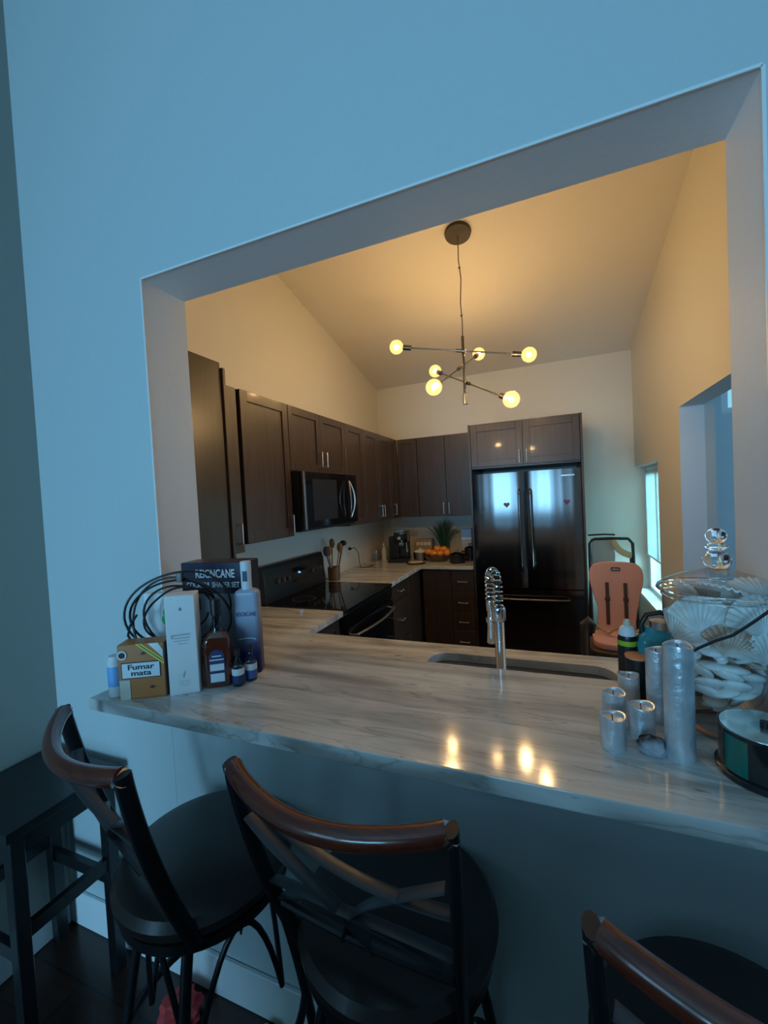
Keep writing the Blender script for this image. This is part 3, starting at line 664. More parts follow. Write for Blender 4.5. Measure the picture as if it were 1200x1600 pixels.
t = thing('gift_carton', 'tall white spirits carton with faint grey print in the middle of the bottles', 'box', (-.917, .806, BZ), math.radians(36))
MB().box(-.037, .037, 0, .060, 0, .264, .002, 1).build('carton', 'white_paper', t)
mb = MB(); mb.box(-.022, .022, -.0008, 0, .158, .162); mb.box(-.018, .02, -.0008, 0, .150, .153); mb.box(-.020, .018, -.0008, 0, .143, .145); mb.box(-.010, .014, -.0008, 0, .135, .137); mb.build('print_lines', 'pale_print', t, False)
MB().prism([(-.026, .153), (-.023, .150), (-.020, .153), (-.020, .160), (-.023, .163), (-.026, .160)], .0008, 'y', -.001).build('crest', 'pale_print', t, False)
MB().prism([(-.003, .228), (0, .234), (.004, .229), (.003, .224), (-.002, .224)], .0008, 'y', -.001).build('crest', 'grey_print', t, False)
mb = MB(); mb.prism([(-.002, .052), (.003, .055), (.004, .063), (.001, .058), (-.001, .045)], .0008, 'y', -.001); mb.box(-.012, .014, -.0008, 0, .036, .037); mb.box(-.014, .016, -.0008, 0, .030, .031); mb.box(-.010, .012, -.0008, 0, .024, .025); mb.build('walking_mark', 'pale_print', t, False)

t = thing('gift_box', 'white box with a green paper flower behind the orange cigar box', 'box', (-1.065, .892, BZ), math.radians(14))
MB().box(-.075, .070, 0, .03, 0, .245, .002, 1).build('carton', 'white_paper', t)
fl = MB()
for k in range(6):
    a = k*PI/3+.3; fl.ball((.015+.016*math.cos(a), -.006, .175+.020*math.sin(a)), .014, (1.0, .35, 1.1), 12)
fl = fl.build('paper_flower', 'bright_green', t); MB().ball((.013, -.012, .175), .007, (1, .5, 1)).build('flower_center', 'yellow', fl)

t = thing('shaker_set_box', 'dark navy cocktail shaker set box at the back of the bottles', 'box', (-.972, .988, BZ), math.radians(10))
MB().box(-.115, .105, 0, .085, 0, .322, .002, 1).build('carton', 'navy_card', t)
text('REIGNCANE', 'title_text', 'white_ink', t, (.003, -.0006, .286), (R90, 0, 0), .036, .134, .0006)
text('COCKTAIL SHAKER SET', 'subtitle_text', 'white_ink', t, (-.006, -.0006, .252), (R90, 0, 0), .023, .182, .0003)
MB().box(-.10, .09, -.0008, 0, .03, .225).build('photo_print', 'grey_print', t, False)

def cable_coil():
    t = thing('cable_coil', 'loose coil of black cable draped around the white carton', 'cable', (-.985, .868, BZ), math.radians(26))
    random.seed(11); pts = []; n = 48; turns = 5
    for k in range(turns*n):
        a = 2*PI*k/n; tr = k//n+(k % n)/n; R = .140-.013*tr+.008*math.sin(2.3*a+tr)
        cx = -.018+.014*math.sin(tr*2.1)
        x = cx+R*1.03*math.cos(a); z = .185+R*.92*math.sin(a)+.008*math.sin(tr*3)
        pts.append((x, .004+.010*math.sin(a*1.5+tr)+.002*tr+.035*max(0, math.cos(a)), max(z, .006)))
    MB().tube(pts, .0032, 8).build('cord', 'black_rubber', t)
    MB().tube([(-.125, .0, .10), (-.145, -.004, .145), (-.140, .0, .17), (-.12, .002, .20)], .0032, 8).build('cord_end', 'black_rubber', t)
    MB().box(.03, .055, -.012, .010, .20, .235, .003).build('plug', 'black_plastic', t)
    MB().box(-.004, .012, -.006, .012, .285, .312, .002).build('cable_tie', 'black_plastic', t)
cable_coil()

t = thing('whisky_bottle', 'square dark amber whisky bottle right of the white carton', 'bottle', (-.872, .884, BZ), math.radians(34))
def sq(e, z, r=.012): return [(x, y, z) for x, y in rrect(-.036+e, .036-e, -.026+e*.7, .026-e*.7, max(.003, r))]
def loft(rings):
    b = bmesh.new(); R = [[b.verts.new(p) for p in r] for r in rings]; n = len(R[0])
    for a, c in zip(R, R[1:]):
        for i in range(n): b.faces.new((a[i], a[(i+1) % n], c[(i+1) % n], c[i]))
    b.faces.new(R[0][::-1]); b.faces.new(R[-1]); bmesh.ops.recalc_face_normals(b, faces=b.faces[:]); return MB()._merge(b)
loft([sq(.004, 0), sq(0, .005), sq(0, .122), sq(.004, .134), sq(.012, .145, .01), sq(.021, .152, .008)]).build('bottle_body', 'whisky', t)
MB().lathe([(.0155, .150), (.0125, .165), (.0115, .20), (.0135, .203), (.0135, .210), (.0115, .212)]).build('neck', 'mini_glass', t)
MB().lathe([(0, .196), (.0145, .196), (.0145, .235), (.013, .238), (0, .238)]).build('cap', 'black_plastic', t)
lb = MB().prism([(-.020, .015), (.020, .015), (.020, .088), (.014, .100), (0, .105), (-.014, .100), (-.020, .088)], .001, 'y', -.0275).build('label', 'navy_ink', t, False)
mb = MB(); mb.box(-.018, .018, -.0282, -.0274, .076, .079); mb.box(-.018, .018, -.0282, -.0274, .048, .066); mb.box(-.018, .018, -.0282, -.0274, .017, .040); mb.box(-.012, .012, -.0282, -.0274, .086, .089); mb.build('label_print', 'label_white', lb, False)

t = thing('gin_bottle', 'tall frosted bottle fading to navy at its base, right end of the bottles', 'bottle', (-.846, .985, BZ), math.radians(24))
def gq(e, z, r=.012): return [(x, y, z) for x, y in rrect(-.035+e, .035-e, -.024+e*.7, .024-e*.7, max(.003, r))]
loft([gq(.002, 0), gq(0, .004), gq(0, .232), gq(.004, .240), gq(.012, .245), gq(.019, .247, .006)]).build('bottle_body', 'gin_glass', t)
MB().lathe([(.0155, .245), (.015, .25), (.015, .29), (.0155, .295), (.0155, .325), (.014, .328), (0, .328)]).build('neck', 'label_white', t)
MB().box(-.006, .006, -.0165, -.0148, .27, .30).build('neck_label', 'navy_ink', t, False)
text('REIGNCANE', 'bottle_text', 'navy_ink', t, (0, -.0246, .175), (R90, 0, 0), .018, .056)
MB().tube(arc((0, -.0248, .095), .030, 2.5, .6, 10, 'xz', .010), .0012, 6).build('wave_mark', 'label_white', t)

def mini(label, loc, band, rz):
    t = thing('miniature_bottle', label, 'bottle', loc, rz); t.scale = (1.2, 1.2, 1.32)
    MB().lathe([(0, 0), (.0125, 0), (.0135, .003), (.0135, .040), (.011, .047), (.0055, .054), (.005, .064), (.0065, .066)], seg=24).build('glass_body', 'mini_glass', t)
    MB().lathe([(0, .062), (.0065, .062), (.0065, .075), (0, .075)], seg=18).build('cap', 'black_plastic', t)
    MB().lathe([(.0138, .006), (.0140, .007), (.0140, .022), (.0138, .023)], seg=24).build('band', band, t)
    MB().lathe([(.0138, .0235), (.0140, .024), (.0140, .036), (.0138, .037)], seg=24).build('label_band', 'label_white', t)
mini('clear miniature bottle with a navy band, left of the pair', (-.814, .893, BZ), 'navy_ink', 0)
mini('clear miniature bottle with a blue band, right of the pair', (-.803, .932, BZ), 'blue_label', 0)

# ------------------------------------------------------------------ right cluster on the bar
def candle(label, x, y, h, r):
    t = thing('candle', label, 'candle', (x, y, BZ), random.random()*6, 'silver pillar candles on the bar')
    n = 32
    b = bmesh.new(); rings = []
    prof = [(r*.97, 0), (r, .003), (r*.995, h*.5), (r, h-.003), (r*.97, h), (r*.86, h-.001), (r*.80, h-.006), (r*.4, h-.009)]
    for j, (rr, z) in enumerate(prof):
        rings.append([b.verts.new((rr*math.cos(2*PI*i/n), rr*math.sin(2*PI*i/n), z+(.0025*math.sin(4*PI*i/n) if 2 < j < 6 else 0))) for i in range(n)])
    for a, c in zip(rings, rings[1:]):
        for i in range(n): b.faces.new((a[i], a[(i+1) % n], c[(i+1) % n], c[i]))
    b.faces.new(rings[0][::-1]); b.faces.new(rings[-1]); bmesh.ops.recalc_face_normals(b, faces=b.faces[:])
    MB()._merge(b).build('wax_body', 'candle_silver', t)
    MB().cyl((0, 0, h-.009), (.001, 0, h+.002), .0009, seg=6).build('wick', 'black_ink', t)
candle('shortest silver candle at the front left of the group', .094, .872, .060, .0225)
candle('silver candle behind the shortest one, second from the left', .106, .952, .070, .0220)
candle('short silver candle at the rear of the group', .147, 1.045, .073, .0215)
candle('short silver candle beside the rock', .150, .925, .062, .0235)
candle('tall silver candle behind the tallest one', .192, .995, .150, .0205)
candle('tallest silver candle in front of the shell jar', .200, .868, .205, .0235)
b = bmesh.new(); bmesh.ops.create_icosphere(b, subdivisions=4, radius=.024); random.seed(5)
from mathutils import noise
for v in b.verts:
    k = 1+.35*noise.noise(v.co*60)+.12*noise.noise(v.co*160); v.co = Vector((v.co.x*k, v.co.y*k*.8, max(-.014, v.co.z*k*.75)))
o = MB()._merge(b).build('rock', 'rock_dark', None, False); o.location = (.158, .868, BZ+.014); tag(o, 'small dark rock with a pale crust in front of the candles', 'rock')

def shell_jar():
    cx, cy = .300, 1.0
    t = thing('glass_jar', 'large lidded glass apothecary jar full of seashells', 'jar', (cx, cy, BZ))
    k = 1.0
    outer = [(0, .0), (.052, 0), (.056, .004), (.050, .010), (.018, .022), (.014, .035), (.022, .045), (.050, .052), (.066, .075), (.078, .13), (.086, .19), (.092, .23), (.092, .268), (.096, .274)]
    MB().lathe(outer, seg=56).build('bowl', 'clear_glass', t)
    MB().lathe([(.098, .275), (.103, .278), (.101, .284), (.088, .293), (.058, .307), (.028, .315), (.02, .318)], seg=56).build('lid', 'clear_glass', t)
    MB().lathe([(.016, .317)]+[(.013+.011*math.sin(PI*i/10), .318+.036*i/10) for i in range(11)]+[(.011+.008*math.sin(PI*i/8), .355+.015*i/8) for i in range(9)]+[(max(.0, .0175*math.sin(.6+(PI-.6)*i/12)), .384-.016*math.cos(.6+(PI-.6)*i/12)) for i in range(13)], seg=36).build('finial', 'solid_glass', t)
    MB().tube(arc((0, 0, .279), .0995, 0, 2*PI*55/56, 55, 'xy'), .0035, 8, closed=True).build('lid_rim', 'solid_glass', t)
    MB().tube(arc((0, 0, .266), .093, 0, 2*PI*55/56, 55, 'xy'), .0022, 8, closed=True).build('bowl_rim', 'solid_glass', t)
    MB().lathe([(.0535, .001), (.057, .003), (.057, .007), (.052, .010)], seg=40).build('foot_reflection', 'copper_reflection', t)  # copper reflection on the glass foot, painted as a colored band
    # prototypes
    def scallop(s, m, nm):
        b = bmesh.new(); nr, na = 8, 36; vs = {}
        for i in range(nr+1):
            for j in range(na+1):
                a = (-1.05+2.1*j/na); rr = s*i/nr*(1-.10*abs(a)**2); rib = .035*s*math.cos(j*PI/1.5)*(i/nr)
                dz = s*.42*math.sin(min(1, i/nr*1.05)*PI*.62+.1)*math.cos(a*.9)+rib
                vs[i, j] = b.verts.new((rr*math.sin(a), rr*math.cos(a)-s*.5, dz))
        for i in range(nr):
            for j in range(na): b.faces.new((vs[i, j], vs[i+1, j], vs[i+1, j+1], vs[i, j+1]))
        bmesh.ops.remove_doubles(b, verts=b.verts[:], dist=.0002)
        r = bmesh.ops.extrude_face_region(b, geom=b.faces[:])
        for v in r['geom']:
            if isinstance(v, bmesh.types.BMVert): v.co.z -= s*.05
        bmesh.ops.recalc_face_normals(b, faces=b.faces[:])
        return MB()._merge(b).build(nm, m)
    def clam(s, m, nm):
        return MB().ball((0, 0, 0), s*.5, (1, .7, .32), 24).build(nm, m)
    def whelk(s, m, nm):
        prof = [(0, -.5*s)]+[(s*(.04+.24*math.sin(PI*min(1, i/11))**.8*(1-.15*(i % 3))), s*(-.46+.9*i/12)) for i in range(12)]+[(0, s*.5)]
        return MB().lathe(prof, seg=20).build(nm, m)
    protos = [scallop(.072, 'shell_white', 'scallop_shell'), clam(.052, 'shell_white', 'clam_shell'), whelk(.042, 'shell_white', 'whelk_shell'), clam(.046, 'shell_tan', 'clam_shell'), scallop(.06, 'shell_tan', 'scallop_shell')]
    used = [False]*5; random.seed(21)
    spots = [(0, -.040, -.046, .232, (1.15, .1, -.25), 'large ribbed white scallop at the front left of the jar'),
             (0, .030, -.052, .236, (1.05, -.2, .4), 'large ribbed white scallop at the front right of the jar, upper layer'),
             (4, -.008, -.062, .195, (1.25, .25, .1), 'orange-tinged scallop in the middle of the jar'),
             (0, .040, -.046, .186, (1.3, -.3, .3), 'ribbed white scallop below the orange-tinged one'),
             (0, -.052, .012, .25, (.5, .6, 1.2), None), (0, .0, -.01, .262, (.2, .1, 2.0), None), (0, .05, .015, .252, (.3, -.5, .7), None),
             (0, 0, .045, .24, (.8, .2, 3), None), (0, -.052, -.018, .200, (1.0, .5, -1.0), None), (2, .046, -.040, .150, (1.2, .4, .8), 'small spiral whelk shell on the right side of the jar')]
    for z in (.072, .090, .108, .126, .144, .162, .180, .205):
        Rm = .030+.026*min(1, (z-.06)/.06)+.06*max(0, z-.1); n = 6 if z < .08 else 9
        for i in range(n):
            a = 2*PI*(i+.5*(round(z*1000) % 4)/2)/n+random.uniform(-.15, .15)
            spots.append((random.choice([1, 1, 1, 1, 2, 3, 1]), Rm*math.cos(a), Rm*math.sin(a), z+random.uniform(-.005, .005), (random.uniform(-.9, .9), random.uniform(-.4, .4), a+PI/2+random.uniform(-.4, .4)), None))
    for z in (.10, .14, .18, .22):
        for i in range(3):
            a = 2*PI*i/3+z*20; spots.append((1, .026*math.cos(a), .026*math.sin(a), z, (random.random(), random.random(), a), None))
    for (k, x, y, z, e, lab) in spots:
        if k == 1 and z > .19 and False: continue
        o = protos[k] if not used[k] else protos[k].copy()
        if used[k]: C.objects.link(o)
        used[k] = True; o.location = (cx+x, cy+y, BZ+z); o.rotation_euler = e
        lev = 'near the bottom' if z < .10 else 'in the lower layers' if z < .14 else 'in the middle layers' if z < .18 else 'in the upper layers'
        yy = y*.93-x*.37; xx = x*.93+y*.37; side = ('right' if xx > .02 else 'left' if xx < -.02 else 'middle'); fb = 'front' if yy < -.015 else 'back'
        gen = ['white ribbed scallop shell', 'smooth white clam shell', 'pale spiral whelk shell', 'tan and pink clam shell', 'tan scallop shell'][k]
        gen = '%s %s of the glass jar, %s %s side' % (gen, lev, fb, side)
        tag(o, lab or gen, 'seashell', None if lab else gen)
shell_jar()

def cd_spindle():
    t = thing('disc_spindle', 'black round spindle of discs at the right edge of the bar', 'disc spindle', (.316, .855, BZ))
    MB().lathe([(0, 0), (.066, 0), (.068, .003), (.068, .010), (.062, .013), (0, .013)], seg=56).build('base', 'cd_black', t)
    MB().lathe([(.0625, .013), (.0625, .074), (.0635, .078), (.0635, .080), (.0615, .080)], seg=56).build('disc_stack', 'cd_black', t)
    # green rim band on part of the stack
    mb = MB(); b = bmesh.new(); n = 10; r = .0629; A = []
    for i in range(n+1):
        a = math.radians(196+34*i/n); A.append((b.verts.new((r*math.cos(a), r*math.sin(a), .014)), b.verts.new((r*math.cos(a), r*math.sin(a), .0735))))
    for p, q in zip(A, A[1:]): b.faces.new((p[0], q[0], q[1], p[1]))
    mb._merge(b); mb.build('green_sleeve', 'cd_green', t)
    MB().lathe([(.0075, .081), (.060, .081), (.0605, .0802), (.0605, .0795), (.0075, .0795)], seg=56).build('top_disc', 'disc', t)
    MB().lathe([(.0075, .0812), (.018, .0812), (.018, .0816), (.0075, .0816)], seg=32).build('disc_hub', 'clear_glass', t)
    MB().cyl((0, 0, .01), (0, 0, .090), .0068).build('post', 'black_plastic', t)
cd_spindle()

t = thing('power_cord', 'black cord rising across the shell jar toward the right edge', 'cord', (0, 0, 0))
MB().tube([(.222, .905, 1.245), (.240, .898, 1.262), (.262, .892, 1.278), (.285, .885, 1.292), (.312, .88, 1.318), (.345, .875, 1.352), (.374, .872, 1.39), (.374, .85, 1.42), (.374, .79, 1.30), (.372, .755, 1.12), (.37, .75, 1.075)], .0026, 8).build('cord', 'black_rubber', t)

t = thing('water_jug', 'translucent teal jug with a black carry handle behind the candles', 'jug', (.226, 1.120, BZ), math.radians(-6))
jr = [[(x, y, z) for x, y in rrect(-.048+e, .046-e, -.032+e, .032-e, .014)] for e, z in ((.003, 0), (0, .004), (0, .125), (.006, .140), (.016, .150), (.018, .160))]
loft(jr).build('jug_body', 'teal_plastic', t)
MB().lathe([(0, .158), (.022, .158), (.022, .175), (0, .177)]).build('screw_cap', 'steel', t)
MB().tube([(-.036, 0, .135), (-.038, 0, .165), (-.026, 0, .188), (0, 0, .195), (.026, 0, .188), (.038, 0, .165), (.036, 0, .135)], .006).build('carry_handle', 'black_plastic', t)
MB().tube([(.005, -.031, .06), (.006, -.036, .09), (.02, -.038, .105), (.036, -.034, .10), (.038, -.031, .06)], .004).build('side_grip', 'teal_plastic', t)
t = thing('spray_bottle', 'black bottle with a white nozzle left of the teal jug', 'bottle', (.160, 1.135, BZ))
MB().lathe([(0, 0), (.020, 0), (.021, .003), (.021, .125), (.018, .135)]).build('bottle_body', 'black_plastic', t)
MB().lathe([(.0185, .133), (.019, .136), (.016, .150), (.009, .156), (0, .157)]).build('shoulder', 'label_white', t)
MB().lathe([(0, .156), (.008, .156), (.009, .162), (.006, .170), (0, .171)]).build('nozzle', 'cream', t)
MB().lathe([(.0212, .110), (.0215, .111), (.0215, .121), (.0212, .122)]).build('label_band', 'lime_green', t)
t = thing('canister', 'small black canister with an orange lid behind the tall candles', 'canister', (.172, 1.085, BZ))
MB().lathe([(0, 0), (.023, 0), (.024, .003), (.024, .098), (0, .098)]).build('canister_body', 'black_plastic', t)
MB().lathe([(0, .098), (.0255, .098), (.0255, .103), (0, .105)]).build('lid', 'orange_lid', t)
t = thing('leather_pouch', 'brown leather pouch with a white tag between the jug and the jar', 'pouch', (.303, 1.150, BZ))
loft([[(x, y, z) for x, y in rrect(-.028+e, .030-e, -.016+e*.4, .016-e*.4, .010)] for e, z in ((.003, 0), (0, .01), (-.002, .12), (.002, .19), (.016, .212))]).build('pouch_body', 'brown_leather', t)
MB().box(-.026, -.010, -.0205, -.0175, .165, .195).build('tag', 'white_paper', t)

# ------------------------------------------------------------------ far counter things
def espresso():
    t = thing('espresso_machine', 'black espresso machine in the far corner of the worktop', 'coffee machine', (-1.47, 4.03, CZ), math.radians(12)); t.scale = (1.15, 1.05, 1.06)
    MB().box(-.09, .09, -.10, .14, 0, .03, .005).build('drip_base', 'black_plastic', t)
    MB().box(-.09, -.0, .0, .14, .03, .24, .006).build('rear_housing', 'black_plastic', t)
    MB().box(.0, .09, .04, .14, .03, .24, .006).build('tank', 'black_plastic', t)
    MB().box(-.03, .09, -.10, .14, .19, .285, .008).build('brew_head', 'black_glass', t)
    MB().box(-.03, .05, .02, .12, .286, .30, .004).build('cup_tray', 'steel', t)
    MB().cyl((.02, -.105, .235), (.02, -.118, .235), .015).build('dial', 'chrome', t)
    MB().cyl((.03, -.05, .19), (.03, -.05, .155), .022).build('group_head', 'chrome', t)
    MB().cyl((.03, -.06, .165), (.035, -.16, .16), .010).build('portafilter_handle', 'black_plastic', t)
    MB().tube([(.075, -.07, .2), (.08, -.085, .15), (.082, -.09, .10)], .004).build('steam_wand', 'chrome', t)
espresso()
t = thing('white_bottle', 'white lotion bottle left of the espresso machine', 'bottle', (-1.665, 4.10, CZ))
MB().lathe([(0, 0), (.028, 0), (.03, .004), (.03, .10), (.026, .125), (.014, .14), (.012, .15), (0, .15)]).build('bottle_body', 'white_gloss', t)
MB().lathe([(0, .15), (.014, .15), (.014, .175), (.006, .178), (.005, .195), (0, .195)]).build('pump', 'white_gloss', t)
t = thing('salt_shaker', 'small steel shaker left of the white bottle', 'shaker', (-1.725, 4.02, CZ))
MB().lathe([(0, 0), (.022, 0), (.022, .09), (.019, .095)]).build('shaker_body', 'steel', t)
MB().lathe([(.0195, .093), (.020, .097), (.014, .115), (0, .12)]).build('shaker_cap', 'chrome', t)
t = thing('serving_plate', 'flat pale plate on a dark mat in front of the espresso machine', 'plate', (-1.255, 3.90, CZ))
MB().lathe([(0, 0), (.085, 0), (.087, .004), (0, .005)], seg=40, sx=1.1).build('dark_mat', 'black_plastic', t)
MB().lathe([(0, .0055), (.045, .0055), (.075, .012), (.073, .013), (.045, .008), (0, .008)], seg=40).build('dish', 'cream', t)
t = thing('slow_cooker', 'rounded grey and white countertop cooker behind the plate', 'cooker', (-1.275, 4.14, CZ))
MB().lathe([(0, 0), (.06, 0), (.072, .01), (.075, .08), (.07, .085)], seg=32).build('pot_body', 'steel', t)
MB().lathe([(.071, .084), (.07, .09), (.04, .105), (.012, .11), (.012, .122), (0, .124)], seg=32).build('lid', 'white_gloss', t)
t = thing('cup_box', 'kraft box with white cut-out cups printed on it, beside the espresso machine', 'box', (-1.28, 4.285, CZ))
MB().box(-.09, .09, 0, .10, 0, .195, .002, 1).build('carton', 'kraft', t)
for i in range(4): MB().lathe([(.016, -.0015), (.018, 0), (.016, .0015), (.008, .0015), (.008, -.0015), (.016, -.0015)], M=Matrix.Translation((-.062+i*.041, -.002, .15)) @ Matrix.Rotation(R90, 4, 'X'), seg=20).build('printed_ring', 'white_ink', t)
t = thing('plant_pot', 'dark green spiky grass plant behind the oranges', 'plant', (-1.06, 4.30, CZ))
MB().lathe([(0, 0), (.045, 0), (.055, .09), (.058, .095), (.05, .095), (.045, .08), (0, .08)]).build('pot', 'white_gloss', t)
random.seed(9)
mb = MB()
for i in range(90):
    a = random.uniform(0, 2*PI); s = random.uniform(.0, 1); le = random.uniform(.27, .37); sp = .03+.17*s
    p0 = (.02*math.cos(a), .02*math.sin(a), .08); p2 = (sp*math.cos(a), .6*sp*math.sin(a), min(.43, .08+le*(1-.25*s)))
    mb.tube(bez(p0, (.35*sp*math.cos(a), .3*sp*math.sin(a), .08+le*.6), p2, 6), [.005, .006, .006, .0055, .0045, .003, .001], 5, flat=(1.6, .5))
mb.build('grass_blades', 'leaf_green', t)
t = thing('fruit_basket', 'dark wicker basket holding the oranges', 'basket', (-1.075, 4.07, CZ))
MB().lathe([(0, 0), (.095, 0), (.115, .02), (.135, .055), (.138, .06), (.128, .058), (.108, .022), (.09, .008), (0, .008)], seg=40, sy=.72).build('basket_body', 'chair_wood', t)
MB().tube(arc((0, -.098, .05), .028, 0, PI, 10, 'xz'), .004, 8).build('handle', 'brown_strap', t)
random.seed(4)
for i, (x, y, z, lab) in enumerate(((-.095, 0, .088, 'orange at the left end of the basket'), (-.032, -.035, .075, 'orange at the front of the basket, left of center'), (.035, -.035, .078, 'orange at the front of the basket, right of center'),
                                    (.095, .0, .078, 'orange at the right end of the basket'), (-.005, .02, .118, 'orange on top in the middle of the basket'), (.06, .03, .112, 'orange on top toward the right of the basket'), (-.05, .038, .075, 'orange at the back of the basket'))):
    o = MB().ball((0, 0, 0), .037, (1, 1, .94), 24).build('orange', 'orange_peel'); o.location = (-1.075+x, 4.07+y, CZ+z); tag(o, lab, 'orange', 'oranges in the basket')
t = thing('cutting_board', 'pale wooden cutting board leaning on the back wall by the fridge', 'cutting board', (-.935, 4.36, CZ)); t.rotation_euler = (math.radians(-9), 0, 0)
MB().prism(rrect(-.085, .085, 0, .29, .03), .018, 'y', 0, .003).build('board', 'board_wood', t)
MB().cyl((0, -.002, .26), (0, .0, .26), .010).build('hang_hole', 'dark_card', t)
t = thing('cereal_box', 'blue and white carton on the worktop against the fridge panel', 'box', (-.812, 4.26, CZ))
MB().box(-.05, .05, 0, .05, 0, .30, .002, 1).build('carton', 'sky_blue', t)
MB().box(-.05, .05, -.001, 0, .19, .215).build('white_stripe', 'white_ink', t, False)
MB().box(-.05, .05, -.001, 0, .02, .185).build('grey_panel', 'pale_print', t, False)
def pot(label, loc, r, h):
    t = thing('cooking_pot', label, 'pot', loc)
    MB().lathe([(0, 0), (r*.92, 0), (r, .01), (r, h), (r*1.03, h+.003)], seg=36).build('pot_body', 'black_plastic', t)
    MB().lathe([(r*1.03, h+.003), (r*.9, h+.014), (r*.3, h+.03), (0, h+.032)], seg=36).build('lid', 'black_glass', t)
    MB().lathe([(0, h+.03), (.008, h+.03), (.007, h+.042), (.016, h+.05), (.014, h+.058), (0, h+.06)], seg=18).build('lid_knob', 'steel', t)
    for s in (-1, 1): MB().tube([(s*r, -.025, h*.75), (s*(r+.025), -.018, h*.78), (s*(r+.025), .018, h*.78), (s*r, .025, h*.75)], .006).build('side_handle', 'black_plastic', t)
pot('front black pot with a glass lid beside the fridge', (-.850, 3.96, CZ), .075, .075)
pot('taller black pot behind the front pot beside the fridge', (-.755, 4.12, CZ), .055, .115)
def crock():
    t = thing('utensil_crock', 'dark crock beside the stove holding cooking utensils', 'crock', (-1.69, 3.03, CZ))
    MB().lathe([(0, 0), (.048, 0), (.05, .004), (.052, .11), (.047, .11), (.045, .01), (0, .01)], seg=32).build('crock_body', 'brown_leather', t)
    specs = [('wooden_spoon', 'light_wood', -.012, -.012, -.03, .045, .33, 'long wooden spoon at the back of the crock'), ('wooden_spatula', 'light_wood', .012, -.004, .060, .004, .30, 'flat wooden spatula in the crock'),
             ('black_ladle', 'black_plastic', .015, .012, .062, .062, .33, 'black ladle standing highest in the crock'), ('blue_spatula', 'blue_label', -.02, .01, -.055, -.01, .27, 'dark blue spatula leaning left in the crock'), ('wooden_fork', 'light_wood', -.004, -.022, .0, -.068, .28, 'wooden fork at the front of the crock')]
    for nm, m, x, y, x2, y2, l, lab in specs:
        u = thing(nm, lab, 'utensil', (-1.69, 3.03, CZ)); p0 = (x, y, .015); p1 = (x2, y2, l-.05); d = (Vector(p1)-Vector(p0)).normalized()
        MB().cyl(p0, p1, .005, .006, 10).build('shaft', m, u)
        c = Vector(p1)+d*.02
        if 'ladle' in nm: MB().ball(c, .03, (1, 1, .8)).build('head', m, u)
        else: MB().ball(c, .027, (1, .4, 1.6), 16).build('head', m, u)
crock()
t = thing('wall_outlet', 'white outlet plate on the left wall above the worktop', 'outlet', (XL, 3.52, 1.08), R90)
MB().box(-.035, .035, -.006, 0, -.057, .057, .002, 1).build('plate', 'white_gloss', t)
mb = MB(); mb.box(-.014, .014, -.008, -.006, .01, .04); mb.box(-.014, .014, -.008, -.006, -.04, -.01); mb.build('sockets', 'cream', t, False)
t = thing('charger_cord', 'black cord hanging from the wall outlet to the worktop', 'cord', (0, 0, 0))
MB().box(XL+.010, XL+.035, 3.51, 3.53, 1.095, 1.12, .003).build('plug', 'black_plastic', t)
MB().tube([(XL+.035, 3.52, 1.108), (XL+.07, 3.53, 1.115), (XL+.09, 3.56, 1.06), (XL+.085, 3.58, .97), (XL+.09, 3.60, CZ+.006), (XL+.14, 3.66, CZ+.005), (XL+.16, 3.75, CZ+.005)], .0035, 8).build('cable', 'black_rubber', t)

